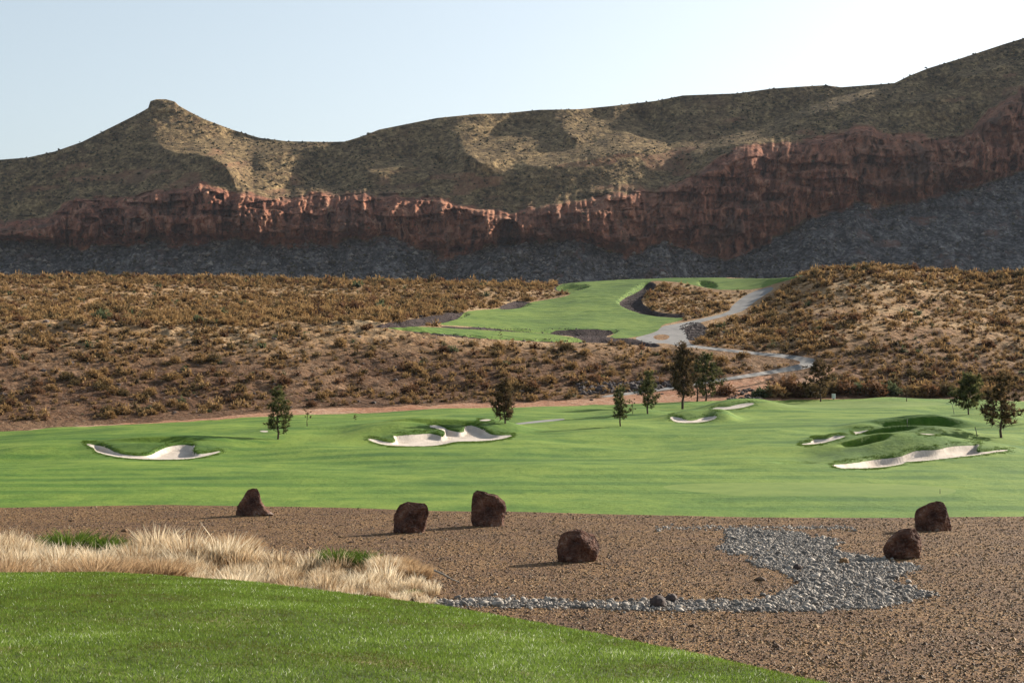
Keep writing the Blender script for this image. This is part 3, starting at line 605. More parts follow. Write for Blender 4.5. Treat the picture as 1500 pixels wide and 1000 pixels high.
def octa(seed):
    r = np.random.default_rng(seed); V = np.array([(1, 0, 0), (0, 1, 0), (-1, 0, 0), (0, -1, 0), (0, 0, .8), (0, 0, -.5)], float) * .5 * r.uniform(.7, 1.25, (6, 1)) + r.uniform(-.08, .08, (6, 3))
    return V, np.array([(0, 1, 4), (1, 2, 4), (2, 3, 4), (3, 0, 4), (1, 0, 5), (2, 1, 5)]), np.zeros(6)
def tuft(seed, n, hgt, spread, wid, lean=.6, segs=1, up=.35, tipw=0, crown=True):
    """a clump of n blades or twigs; rnd rises towards the tips"""
    r = np.random.default_rng(seed); Vs, Fs, Rs = [], [], []; c = 0
    for i in range(n):
        a = r.uniform(0, 6.283); rad = spread * math.sqrt(r.uniform()) ; ln = lean * r.uniform(.2, 1)
        b = np.array([math.cos(a) * rad * .5, math.sin(a) * rad * .5, 0]); h = hgt * r.uniform(.55, 1) * (1 - (.35 * rad / max(spread, 1e-6) if crown else 0))
        a2 = a + r.uniform(-.8, .8); dirn = np.array([math.cos(a2) * ln, math.sin(a2) * ln, 1.]); t = b + dirn * h
        t[2] = h * r.uniform(.8, 1)
        sd_ = np.array([-math.sin(r.uniform(0, 6.28)), math.cos(r.uniform(0, 6.28)), 0]) * wid * r.uniform(.6, 1.3)
        q = r.uniform(-.15, .2)
        if segs == 1:
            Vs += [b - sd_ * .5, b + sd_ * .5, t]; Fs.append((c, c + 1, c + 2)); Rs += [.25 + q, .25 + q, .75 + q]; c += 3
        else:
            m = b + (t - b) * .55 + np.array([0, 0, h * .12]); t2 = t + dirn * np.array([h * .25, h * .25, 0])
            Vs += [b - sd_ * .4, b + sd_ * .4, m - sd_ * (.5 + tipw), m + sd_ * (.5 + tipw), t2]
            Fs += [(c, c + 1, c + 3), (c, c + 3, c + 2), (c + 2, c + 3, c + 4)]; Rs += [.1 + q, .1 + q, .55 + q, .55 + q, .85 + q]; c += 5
    return np.array(Vs), np.array(Fs), np.array(Rs)
def bushv(seed, n=70):
    """rounded twiggy desert bush, about 1 m wide and .75 m tall: stems plus small leaf faces filling an uneven dome"""
    r = np.random.default_rng(seed); Vs, Fs, Rs = [], [], []; c = 0
    lob = r.uniform(.6, 1.1, 7)
    for i in range(n):
        a = r.uniform(0, 6.283); el = math.asin(r.uniform(.0, 1)); L = .5 * (r.uniform(.35, 1) ** .5) * lob[int(a / 6.2832 * 7) % 7]
        d = np.array([math.cos(a) * math.cos(el) * 1.15, math.sin(a) * math.cos(el) * 1.15, math.sin(el) * 1.1]); p = d * L + np.array([0, 0, .03])
        s = r.uniform(.06, .15) * (1 if n > 80 else 1.75); o = r.normal(size=3); o /= np.linalg.norm(o); q = np.cross(o, d + o * .3); q /= np.linalg.norm(q) + 1e-9
        dd = d * .45 + r.normal(size=3) * .6; tip = p + dd / np.linalg.norm(dd) * s * 1.5
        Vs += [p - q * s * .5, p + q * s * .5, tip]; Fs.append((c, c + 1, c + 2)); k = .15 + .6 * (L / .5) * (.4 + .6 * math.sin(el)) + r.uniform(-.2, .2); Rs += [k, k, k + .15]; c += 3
    co = octa(seed)[0] * (.62, .62, .6) + (0, 0, .14); Vs += list(co); Fs += [tuple(np.array(f) + c) for f in octa(seed)[1]]; Rs += [.08] * 6; c += 6  # dark core added inside so the bush casts a solid shadow
    for i in range(7):
        a = r.uniform(0, 6.283); t = np.array([math.cos(a) * .35, math.sin(a) * .35, r.uniform(.3, .6)]); sd_ = np.array([-math.sin(a), math.cos(a), 0]) * .02
        Vs += [-sd_, sd_, t]; Fs.append((c, c + 1, c + 2)); Rs += [0, 0, .1]; c += 3
    return np.array(Vs), np.array(Fs), np.clip(np.array(Rs), 0, 1)
def field_at(key, x, y):
    f = fields[key].reshape(nR, nC); u = 750 + FPX * x / y
    j = np.clip(np.searchsorted(US, u), 0, nC - 1); i = np.clip(np.searchsorted(ZR, y), 0, nR - 1); return f[i, j]

# mountain scrub: far dots of brush all over the slopes
nS = 17000
ri = rng.integers(0, len(par), nS * 2); ci = rng.integers(8, len(MU) - 8, nS * 2)
keep = (rng.uniform(size=nS * 2) > CL[ri, ci] * .93) & (MU[ci] > -200) & (MU[ci] < 1700) & (rng.uniform(size=nS * 2) < .25 + vn(MU[ci] * .02, VV[ri, ci] * .04, 131))
ri, ci = ri[keep], ci[keep]
Pm = np.stack([Xm[ri, ci], ZZ[ri, ci], HZ[ri, ci]], 1) + rng.normal(size=(len(ri), 3)) * (1.5, 1, 0)
tag(scatter('mountain_scrub', Pm, rng.lognormal(.4, .42, len(Pm)).clip(.7, 3.6) , rng.uniform(0, 6.28, len(Pm)), [octa(i) for i in range(5)], m_msc, rng.uniform(0, 1, len(Pm))), 'dark brush dotted over the mountain slopes', None, None, 'stuff')

ri = rng.integers(0, n1, 9000); ci = rng.integers(8, len(MU) - 8, 9000); k_ = (TA[ri, ci] > .6) & (rng.uniform(size=9000) < vn(MU[ci] * .03, VV[ri, ci] * .08, 133) * 1.3)
ri, ci = ri[k_], ci[k_]; Pm = np.stack([Xm[ri, ci], ZZ[ri, ci], HZ[ri, ci]], 1) + rng.normal(size=(len(ri), 3)) * (1.5, 1, 0)
tag(scatter('talus_rocks', Pm, rng.lognormal(.5, .5, len(Pm)).clip(.8, 6), rng.uniform(0, 6.28, len(Pm)), [octa(i + 3) for i in range(6)], m_cob, rng.uniform(0, .75, len(Pm))), 'fallen blocks on the talus under the red cliff', None, None, 'stuff')

# ---------------------------------------------------------------- desert bushes on the hills
NB = 78000
zb_r = np.sqrt(rng.uniform(186 ** 2, 450 ** 2, NB)); ub_r = rng.uniform(-160, 1660, NB); xb = (ub_r - 750) / FPX * zb_r
ok = zb_r > np.interp(ub_r, US, Zt) + 5
for k in ('path', 'cobbank', 'upfair', 'lava_shade', 'red'): ok &= field_at(k, xb, zb_r) < (-1.2 if k != 'lava_shade' else 0)
clump = vn(xb * .05, zb_r * .04, 141) * .6 + vn(xb * .2, zb_r * .15, 142) * .4
benchy = np.exp(-(((zb_r - np.interp(ub_r, US, Zb) - 42) / 26) ** 2)) * (ub_r < 700)
crest = np.exp(-(((zb_r - np.interp(ub_r, US, Zr_)) / 14) ** 2))
ok &= rng.uniform(size=NB) < .26 + .34 * ss(.36, .66, clump) + .25 * benchy + .3 * crest
kv = FPX / zb_r * .9; vb0 = z2v(Hat(xb, zb_r), zb_r)      # keep brush off the verge in front of the path and the mown strips
for PP, pr in ((PATH, .9), (LSW, .75), (UFW, .5)):
    for q in (.5, 1.):
        ok &= ~((psdf(PP, ub_r, vb0 - kv * q, 25) > -2) & (rng.uniform(size=NB) < pr))
xb, zb_r, ub_r = xb[ok], zb_r[ok], ub_r[ok]; hb = Hat(xb, zb_r)
sc = rng.lognormal(-.36, .44, len(xb)).clip(.3, 2.4)
sc *= 1 + .35 * crest[ok] + .35 * benchy[ok]
typ = rng.choice(4, len(xb), p=[.66, .18, .14, .02])
typ = np.where((benchy[ok] > .5) & (rng.uniform(size=len(xb)) < .6), 0, typ)
order = np.argsort(-(sc / zb_r)); vis = (ub_r > -10) & (ub_r < 1510)
order = [i for i in order if vis[i]]; ind = np.array(order[:300]); restm = np.ones(len(xb), bool); restm[ind] = False
BV = [[bushv(200 + 10 * t + q, 260) for q in range(5)] for t in range(4)]
BL = [bushv(300 + q, 42) for q in range(6)]
for t, nm in enumerate(('dry', 'olive', 'red', 'green')):
    m = restm & (typ == t)
    P = np.stack([xb[m], zb_r[m], hb[m] - .04], 1)
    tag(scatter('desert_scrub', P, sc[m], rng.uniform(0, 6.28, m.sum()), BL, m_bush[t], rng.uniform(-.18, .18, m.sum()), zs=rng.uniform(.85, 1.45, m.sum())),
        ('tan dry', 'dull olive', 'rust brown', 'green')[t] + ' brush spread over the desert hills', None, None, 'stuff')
def proto(name, VF, mat):
    return mesh(name, VF[0], VF[1], mat, smooth=False, attrs={'rnd': VF[2]}).data
BM = {}; TOLAB = []
ORD = ['leftmost', 'second', 'third', 'fourth', 'fifth', 'sixth', 'seventh', 'eighth', 'ninth', 'tenth', 'eleventh', 'twelfth', 'thirteenth', 'fourteenth', 'fifteenth', 'sixteenth', 'seventeenth', 'eighteenth', 'nineteenth', 'twentieth', 'twenty-first', 'twenty-second', 'twenty-third', 'twenty-fourth', 'twenty-fifth']
def name_all(items):        # items: (object, u, adjective, noun, place): one telling label each, counted from the left inside its place
    cells = {}
    for it in items: cells.setdefault(it[2:], []).append(it)
    for (adj, noun, place), L_ in cells.items():
        L_.sort(key=lambda t: t[1]); n = len(L_)
        for i, it in enumerate(L_):
            if n == 1: l = f'{adj} {noun} {place}'
            elif i == 0: l = f'leftmost {adj} {noun} {place}'
            elif i == n - 1: l = f'rightmost {adj} {noun} {place}'
            elif i < len(ORD) and i <= n // 2 + 1: l = f'{ORD[i]} {adj} {noun} from the left {place}'
            else: l = f'{ORD[min(n - 1 - i, 24)]} {adj} {noun} from the right {place}'
            it[0]['label'] = l
LM = [(0, 'at far left'), (130, 'above the left bunker'), (340, 'above the lone pine'), (480, 'above the sapling'), (640, 'left of the reddish pine'), (740, 'right of the reddish pine'), (870, 'above the pine cluster'), (1050, 'beside the cart path'), (1190, 'above the marker box'), (1290, 'above the right ridges'), (1400, 'at far right')]
for n_, i in enumerate(ind):
    t = typ[i]; q = int(rng.integers(0, 5)); key = (t, q)
    u = ub_r[i]; where = ('on the lower slope at far left' if u < 380 else 'on the lower slope left of the pines' if u < 900 else 'on the slope by the cart path' if u < 1180 else 'on the right hill above the far green')
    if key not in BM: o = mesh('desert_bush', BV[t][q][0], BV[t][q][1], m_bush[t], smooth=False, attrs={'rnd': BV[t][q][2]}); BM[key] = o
    else: o = BM[key].copy(); S.collection.objects.link(o)
    o.location = (xb[i], zb_r[i], hb[i] - .05); o.rotation_euler = (0, 0, rng.uniform(0, 6.28)); s = sc[i]; o.scale = (s, s, s * rng.uniform(.85, 1.2))
    v_ = float(z2v(hb[i], zb_r[i])); tier = 'at the slope foot' if v_ > 572 else 'low on the slope' if v_ > 540 else 'halfway up the slope' if v_ > 500 else 'high on the hill'
    place = tier + ' ' + [b for a, b in LM if a <= max(u, 0)][-1]
    TOLAB.append((o, u, ('tan', 'dull olive', 'rust brown', 'green')[t], 'bush', place)); tag(o, None, 'bush', 'bushes on the desert slopes')
name_all(TOLAB)
# bare rocks on the slopes
nk = 5200; zk = rng.uniform(200, 430, nk); uk = rng.uniform(-60, 1560, nk); xk = (uk - 750) / FPX * zk
okk = (zk > np.interp(uk, US, Zt) + 4)
for k in ('path', 'upfair'): okk &= field_at(k, xk, zk) < -1
near_step = np.exp(-((zk - np.interp(uk, US, Zb)) / 7) ** 2) * (uk < 700)
okk &= rng.uniform(size=nk) < .3 + .7 * near_step
xk, zk = xk[okk], zk[okk]
tag(scatter('hillside_stones', np.stack([xk, zk, Hat(xk, zk)], 1), rng.lognormal(-1.0, .5, len(xk)).clip(.12, 1.1), rng.uniform(0, 6.28, len(xk)), [stone_v(i) for i in range(5)], m_rip, rng.uniform(0, 1, len(xk))), 'loose dark stones scattered on the desert slopes', None, None, 'stuff')

# riprap of dark rock below the cart path and on its banks
def stones_in(key_or_poly, n, za, zb_, size, mat, name, lab, variants=6, sd=1):
    if isinstance(key_or_poly, str): f = fields[key_or_poly].reshape(nR, nC)
    else: f = low(key_or_poly, za, zb_, 0)
    m = (f > 0) & (Z2 > za) & (Z2 < zb_) & VIS
    ii, jj = np.where(m); wgt = (Z2[ii, jj] * np.gradient(ZR)[ii] * np.gradient(US)[jj]); k = rng.choice(len(ii), n, p=wgt / wgt.sum())
    z = Z2[ii[k], jj[k]] + rng.uniform(-.5, .5, n) * np.gradient(ZR)[ii[k]]; u = U2[ii[k], jj[k]] + rng.uniform(-.5, .5, n) * np.gradient(US)[jj[k]]; x = (u - 750) / FPX * z
    s = np.clip(rng.lognormal(math.log(size), .35, n), size * .5, size * 2.4)
    return x, z, s
for P, n, s, lab in [([(845,562),(900,560),(1005,556),(1010,562),(960,570),(900,576),(850,580)], 420, .8, 'dark rock facing below the lower slope beside the dirt'),
                     ([(1065,585),(1070,575),(1100,568),(1120,575),(1115,588)], 120, .6, 'heap of dark red stones behind the mound')]:
    x, z, s_ = stones_in(P, n, 200, 300, s * .65, m_rip, '', '')
    tag(scatter('rock_riprap', np.stack([x, z, Hat(x, z) + s_ * .1], 1), s_, rng.uniform(0, 6.28, n), [stone_v(i + 40) for i in range(6)], m_rip, rng.uniform(0, .9, n)), lab, None, None, 'stuff')
x, z, s_ = stones_in('cobbank', 380, 200, 400, .32, m_cob, '', '')
tag(scatter('bank_cobbles', np.stack([x, z, Hat(x, z)], 1), s_, rng.uniform(0, 6.28, len(x)), [stone_v(i + 60) for i in range(4)], m_rip, rng.uniform(.2, 1, len(x))), 'dark cobbles covering the bank beside the cart path', None, None, 'stuff')
x, z, s_ = stones_in('lava_shade', 2600, 235, 430, .2, m_rip, '', '')
tag(scatter('lava_stones', np.stack([x, z, Hat(x, z)], 1), s_, rng.uniform(0, 6.28, len(x)), [stone_v(i + 70) for i in range(4)], m_rip, rng.uniform(0, .6, len(x))), 'dark stones edging the upper fairway', None, None, 'stuff')

# ---------------------------------------------------------------- pines
def tube(P, r0, r1, n=7, jag=.0, seed=0):
    P = np.array(P, float); r = np.random.default_rng(seed); m = len(P); V = []; F = []
    for i, p in enumerate(P):
        rad = r0 + (r1 - r0) * i / (m - 1); t = P[min(i + 1, m - 1)] - P[max(i - 1, 0)]; t /= np.linalg.norm(t) + 1e-9
        a = np.cross(t, (0.3, 1, .1)); a /= np.linalg.norm(a); b = np.cross(t, a)
        for k in range(n):
            w_ = 6.2832 * k / n; V.append(p + (a * math.cos(w_) + b * math.sin(w_)) * rad * (1 + r.uniform(-jag, jag)))
    for i in range(m - 1):
        for k in range(n): a_, b_ = i * n + k, i * n + (k + 1) % n; F += [(a_, b_, b_ + n), (a_, b_ + n, a_ + n)]
    c = len(V); V.append(P[-1]); F += [((m - 1) * n + k, (m - 1) * n + (k + 1) % n, c) for k in range(n)]
    return np.array(V), np.array(F), np.zeros(len(V))
def pine(loc, h, w, seed, label, mat, dens=1., start=.16, shape='cone', group='young pines on the fairway', name='pine_tree', lean=0):
    r = np.random.default_rng(seed); root = empty(name, loc); tag(root, label, 'tree', group)
    pts = [(math.sin(i * 1.3 + seed) * .018 * h * (i > 0) + lean * h * (i / 8) ** 2, math.cos(i * 1.7 + seed) * .015 * h * (i > 0), h * .97 * i / 8 - (.15 if i == 0 else 0)) for i in range(9)]
    limbs = [tube(pts, .022 * h, .004 * h, 8, .12, seed)]
    Vs, Fs, Rs, c = [], [], [], 0
    nb = int(38 * dens * (1 if h > 3 else .5)); px_, pz_ = np.array([p[0] for p in pts]), np.array([p[2] for p in pts]); py_ = np.array([p[1] for p in pts])
    sect = r.uniform(.55, 1.15, 9)
    for b in range(nb):
        t = start + (1 - start) * ((b + r.uniform()) / nb) ** .95; zz = h * t
        if shape == 'cone': prof = (1 - ((t - start) / (1 - start)) ** 1.5) * .8 + .16 if t > start + .12 else .75
        else: prof = math.sin(math.pi * min(1, .25 + .75 * (t - start) / (1 - start))) * .75 + .25
        a = b * 2.39996 + r.uniform(-.5, .5); L = w * .56 * prof * r.uniform(.5, 1.2) * sect[int(a / .7) % 9]
        base = np.array([np.interp(zz, pz_, px_), np.interp(zz, pz_, py_), zz]); rise = r.uniform(.15, .6)
        d = np.array([math.cos(a), math.sin(a), rise]); tip = base + d * L; mid = base + d * L * .5 + np.array([0, 0, -.06 * L])
        limbs.append(tube([base, mid, tip], .006 * h, .002 * h, 4, 0, seed))
        nt_ = max(3, int(L / w * 24 * dens + 1))
        for q in range(nt_):
            s = r.uniform(.3, 1.05); p = base + (tip - base) * s + r.normal(size=3) * .045 * w + np.array([0, 0, .03 * w])
            core = r.uniform(-.22, .22); sz = .075 * w * r.uniform(.6, 1.3) + .04
            for n_ in range(11):
                dd = r.normal(size=3) + np.array([math.cos(a) * .5, math.sin(a) * .5, .75]); dd /= np.linalg.norm(dd); o = np.cross(dd, r.normal(size=3)); o /= np.linalg.norm(o) + 1e-9
                e = p + dd * sz * 1.45; q_ = o * sz * .17
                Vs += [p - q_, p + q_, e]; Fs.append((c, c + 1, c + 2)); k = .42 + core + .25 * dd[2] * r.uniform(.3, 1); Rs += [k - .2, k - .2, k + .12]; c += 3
    V, F, _ = cat(*limbs); mesh('trunk', V, F, m_bark, root)
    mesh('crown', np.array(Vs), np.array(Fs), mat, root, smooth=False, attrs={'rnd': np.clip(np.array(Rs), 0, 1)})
    return root
TREES = [  # u, base row, top row, width px, seed, needles, density, crown start, shape, label
 (407, 643, 570, 40, 1, 0, .95, .10, 'col', 'lone shaggy dark pine beside the left sand bunker'),
 (740, 620, 558, 44, 2, 1, 1.15, .06, 'cone', 'broad reddish green pine behind the middle sand bunker'),
 (909, 624, 568, 34, 3, 0, 1.0, .16, 'cone', 'short pine standing nearest, left of the pine cluster'),
 (949, 606, 547, 34, 4, 0, 1.0, .14, 'col', 'medium pine between the short pine and the tallest pine'),
 (1000, 599, 507, 44, 5, 1, 1.5, .17, 'col', 'tallest and darkest pine above the small two lobed bunker'),
 (1021, 588, 528, 26, 6, 0, .9, .12, 'col', 'slim pine just right of the tallest pine'),
 (1034, 587, 520, 40, 7, 0, 1.1, .1, 'col', 'wide olive pine at the right of the pine cluster'),
 (1202, 588, 532, 46, 8, 1, .85, .2, 'col', 'thin open pine behind the far green'),
 (1419, 607, 551, 42, 9, 0, 1.2, .12, 'col', 'dense pine behind the ridges, left of the tall right pine'),
 (1467, 641, 553, 60, 10, 1, .95, .12, 'col', 'tall open pine right of the large white bunker'),
 (1506, 620, 578, 26, 11, 1, .7, .1, 'col', 'small pine cut by the right edge of the view')]
for (u, vb_, vt_, wpx, sd_, nm, dn, stt, shp, lab) in TREES:
    x, z, g = hit(u, vb_, 90); k = z / FPX
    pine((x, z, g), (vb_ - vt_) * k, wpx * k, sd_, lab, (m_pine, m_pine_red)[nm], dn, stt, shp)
for (u, vb_, vt_, wpx, sd_, lab) in [(450, 624, 597, 15, 21, 'thin brown sapling near the red dirt, right of the lone pine'), (520, 617, 608, 6, 22, 'tiny dark sapling on the far fairway left of the middle bunker'),
        (927, 606, 585, 10, 23, 'spindly sapling between the short and medium pines'), (1328, 588, 560, 16, 24, 'little dark pine at the foot of the right hill'), (733, 498, 487, 9, 25, 'little shrub tree on the lower strip of the upper fairway')]:
    x, z, g = hit(u, vb_, 90); k = z / FPX
    pine((x, z, g), (vb_ - vt_) * k, wpx * k, sd_, lab, m_pine_red, .35, .25, 'col', 'saplings round the fairway', 'sapling')
# tall row of dry bushes at the hill foot behind the far green
hb_ = [(1062, 11, 2, 'low rust bush left of the round pale green bush'), (1116, 10, 3, 'round pale green bush by the red stone heap'), (1135, 16, 0, 'tan bush in the row behind the far green, right of the pale green one'), (1150, 20, 2, 'tall rust bush left in the row behind the far green'), (1168, 18, 2, 'rust bush touching the thin open pine from the left'),
      (1186, 20, 1, 'olive bush at the foot of the thin open pine'), (1212, 17, 1, 'olive bush behind the white marker box'), (1236, 16, 2, 'rust bush right of the white marker box'), (1258, 12, 3, 'low green bush in the row behind the far green'), (1282, 18, 2, 'rust bush in the middle of the row behind the far green'),
      (1302, 13, 3, 'low leafy green bush left of the little dark pine'), (1345, 16, 0, 'orange tan bush right of the little dark pine'), (1362, 13, 2, 'small rust bush left of the dense pine'), (1388, 16, 1, 'olive bush just left of the dense pine'), (1452, 15, 0, 'tan bush behind the tall right pine')]
for (u, hp, t, lab) in hb_:
    i = int(np.argmin(abs(US - u))); Z = float(np.interp(u, US, Zt)) + 2.2 + rng.uniform(0, 3); x = (u - 750) / FPX * Z; k = Z / FPX
    q = int(rng.integers(0, 5)); VF = bushv(700 + int(u), 420); o = mesh('desert_bush', VF[0] * (1, 1, 1), VF[1], m_bush[t], smooth=False, attrs={'rnd': VF[2]})
    s = (hp * k + .6) / .62; o.scale = (s * 1.1, s * 1.1, s); o.location = (x, Z, float(Hat(x, Z)) - .1)
    tag(o, lab, 'bush', 'bushes at the hill foot behind the far green')
x, z, g = hit(467, 470, 240)
pine((x, z, g), 40 * z / FPX, 26 * z / FPX, 31, 'bare reddish twiggy tree rising from the brush of the bench', m_bush[2], .5, .1, 'col', None, 'desert_tree')

# ---------------------------------------------------------------- boulders
def boulder(P, vbase, seed, label, depth=.8, faces=(), rough=1.):
    P = np.array(P, float); uc = P[:, 0].mean(); x, z, g = hit(uc, vbase); k = z / FPX
    Q = np.stack([(P[:, 0] - uc) * k, (vbase - P[:, 1]) * k], 1); Q[:, 1] = np.maximum(Q[:, 1], 0); Q[[0, -1], 1] = 0
    Hm = Q[:, 1].max(); nS_, nA = 44, 72; V = []; Wm = Q[:, 0].max() - Q[:, 0].min()
    def ext(y):
        xs = []
        for i in range(len(Q)):
            a_, b_ = Q[i], Q[(i + 1) % len(Q)]
            if (a_[1] - y) * (b_[1] - y) <= 0 and a_[1] != b_[1]: xs.append(a_[0] + (b_[0] - a_[0]) * (y - a_[1]) / (b_[1] - a_[1]))
        return (min(xs), max(xs)) if xs else None
    last = None; r = np.random.default_rng(seed)
    for i in range(nS_ + 1):
        t = i / nS_; y = Hm * (t * .995 + .002); e = ext(y) or last; last = e; cx, hw = (e[0] + e[1]) / 2, (e[1] - e[0]) / 2
        hd = Wm * .5 * depth * (hw / (Wm * .5)) ** .6 * (1 - .25 * t) if hw > 0 else 0
        if i == nS_: hw *= .8; hd *= .4
        for a_ in np.linspace(0, 6.2832, nA, endpoint=False):
            ca, sa = math.cos(a_), math.sin(a_); p = 2.3
            V.append((cx + hw * np.sign(ca) * abs(ca) ** (2 / p), hd * np.sign(sa) * abs(sa) ** (2 / p), y if i else -.12))
    V = np.array(V); c3 = V * 2.2 + seed * 7.3
    n = np.stack([V[:, 0] - 0, V[:, 1], V[:, 2] - Hm * .4], 1); n /= np.linalg.norm(n, axis=1)[:, None] + 1e-9
    dsp = .03 + .12 * fbm(c3[:, 0] + c3[:, 2] * .7, c3[:, 1] * 1.1 + c3[:, 2], 3, seed) - .12 * rdg(c3[:, 0] * 1.7 - c3[:, 2], c3[:, 2] * 1.3 + c3[:, 1] * 1.9, 3, seed + 5) + .03
    V_c = np.array([0, 0, Hm * .4])
    for (nx, ny, nz, kk) in faces:
        pn = np.array([nx, ny, nz]); pn /= np.linalg.norm(pn); dd = (V - V_c) @ pn; V -= pn * np.clip(dd - dd.max() * kk, 0, None)[:, None] * np.array([.35, 1, .6])
    for _ in range(16):
        pn = r.normal(size=3) * (.45, 1, .45); pn /= np.linalg.norm(pn); dd = (V - V_c) @ pn; mx_ = dd.max() * r.uniform(.6, .85)
        V -= pn * (np.clip(dd - mx_, 0, None) * (.9 if abs(pn[1]) > .6 else .3))[:, None]
    V += n * (dsp - .02)[:, None] * rough * Wm / 1.3 * np.array([.28, 1.2, .22]); V += r.normal(size=V.shape) * .007
    F = []
    for i in range(nS_):
        for a_ in range(nA): p0, p1 = i * nA + a_, i * nA + (a_ + 1) % nA; F += [(p0, p1, p1 + nA), (p0, p1 + nA, p0 + nA)]
    top = len(V); V = np.vstack([V, V[-nA:].mean(0)]); F += [(nS_ * nA + a_, nS_ * nA + (a_ + 1) % nA, top) for a_ in range(nA)]
    o = mesh('boulder', V, np.array(F), m_boul, smooth=False); o.location = (x, z + Wm * .25, g - .035)
    return tag(o, label, 'boulder', 'dark boulders on the gravel')
boulder([(339,755),(345,741),(353,729),(360,717),(368,712),(375,713),(378,722),(381,735),(390,746),(402,756)], 756, 1, 'pointed shark fin shaped boulder, farthest left on the gravel', .6, [(.1, -1, .35, .6)], .4)
boulder([(575,776),(575,752),(580,738),(595,734),(605,735),(612,739),(622,736),(630,741),(636,751),(629,758),(626,770),(622,780),(600,781),(577,780)], 781, 2, 'blocky reddish boulder with a notch on its right side', faces=[(.6, -.8, .1, .5), (-.5, -.8, .2, .7)])
boulder([(688,770),(690,740),(693,720),(698,714),(708,716),(718,724),(728,723),(742,732),(744,742),(740,758),(738,770)], 771, 3, 'tallest boulder, square and jagged, at the edge of the fairway', .7, [(-.9, -.7, 0, .75), (.9, -.6, .1, .72), (0, -1, .3, .7)])
boulder([(813,816),(812,803),(818,790),(822,775),(832,768),(845,768),(858,776),(868,782),(878,783),(884,795),(880,806),(874,822),(820,824)], 824, 4, 'rounded pitted boulder with a grey lit right shoulder, nearest the middle', faces=[(.75, -.6, .4, .5), (-.2, -1, .3, .75)])
boulder([(1294,812),(1293,802),(1300,794),(1312,783),(1322,775),(1335,772),(1345,771),(1352,780),(1357,790),(1358,803),(1355,818),(1300,819)], 819, 5, 'low rounded boulder on the grey stones in front of the slab', faces=[(.85, -.6, .2, .62), (-.4, -.9, .3, .75)])
boulder([(1346,776),(1340,748),(1341,742),(1360,737),(1375,732),(1386,733),(1390,745),(1395,762),(1400,778)], 778, 6, 'flat topped reddish slab boulder at far right', .6, [(-.1, -1, .25, .6)])

# ---------------------------------------------------------------- gravel chips, pebbles, river stones
ng = 175000; zg = rng.uniform(28 ** .5, 74 ** .5, ng) ** 2; ug = rng.uniform(-350, 2000, ng); xg = (ug - 750) / FPX * zg
okg = (field_at('gravel', xg, zg) > .3) & (field_at('tee', xg, zg) < -.3)
xg, zg = xg[okg], zg[okg]
tag(scatter('gravel_chips', np.stack([xg, zg, Hat(xg, zg)], 1), rng.lognormal(math.log(.052), .35, len(xg)), rng.uniform(0, 6.28, len(xg)), [octa(i + 9) for i in range(8)], m_gst, rng.uniform(0, 1, len(xg)) ** 1.2), 'loose brown gravel chips', None, None, 'stuff')
x, z, s_ = stones_in('pebble', 15000, 36, 76, .075, m_cob, '', '')
tag(scatter('grey_pebbles', np.stack([x, z, Hat(x, z) + .01], 1), s_, rng.uniform(0, 6.28, len(x)), [octa(i + 29) for i in range(8)], m_cob, rng.uniform(0, 1, len(x))), 'small grey pebbles between the river stones', None, None, 'stuff')
pts_ = [hit(u_, v_) for u_, v_ in zip(rng.uniform(960, 1250, 420), 773 + rng.normal(0, 1.6, 420))]
P_ = np.array([(a_, b_ + rng.normal(0, .3), c_ + .01) for a_, b_, c_ in pts_])
tag(scatter('pale_pebbles', P_, rng.lognormal(math.log(.08), .35, len(P_)), rng.uniform(0, 6.28, len(P_)), [octa(i + 51) for i in range(6)], m_cob, rng.uniform(.4, 1, len(P_))), 'faint line of pale pebbles across the gravel behind the stream bed', None, None, 'stuff')
nx_ = 900; zz_ = rng.uniform(30, 72, nx_); uu2 = rng.uniform(-300, 1950, nx_); xx_ = (uu2 - 750) / FPX * zz_; k_ = (field_at('gravel', xx_, zz_) > 1) & (field_at('tee', xx_, zz_) < -1)
tag(scatter('loose_stones', np.stack([xx_, zz_, Hat(xx_, zz_)], 1)[k_], rng.lognormal(math.log(.10), .35, k_.sum()), rng.uniform(0, 6.28, k_.sum()), [stone_v(i + 130) for i in range(6)], m_gst, rng.uniform(.1, .9, k_.sum())), 'larger loose stones strewn over the brown gravel', None, None, 'stuff')
x, z, s_ = stones_in('pebble', 6000, 36, 76, .1, m_cob, '', '')
x = x + rng.normal(0, .12, len(x)); z = z + rng.normal(0, .25, len(z))
o_ = np.argsort(-s_ / z); CV = [stone_v(i + 80, .62, 2) for i in range(8)]
lo = o_[292:]
oo = scatter('river_stones', np.stack([x[lo], z[lo], Hat(x[lo], z[lo]) + s_[lo] * .12], 1), s_[lo], rng.uniform(0, 6.28, len(lo)), [stone_v(i + 90, .62, 1) for i in range(6)], m_cob, rng.uniform(0, 1, len(lo)))
tag(oo, 'smaller rounded grey river stones of the dry stream bed', None, None, 'stuff')
CP = {}; CL_ = []
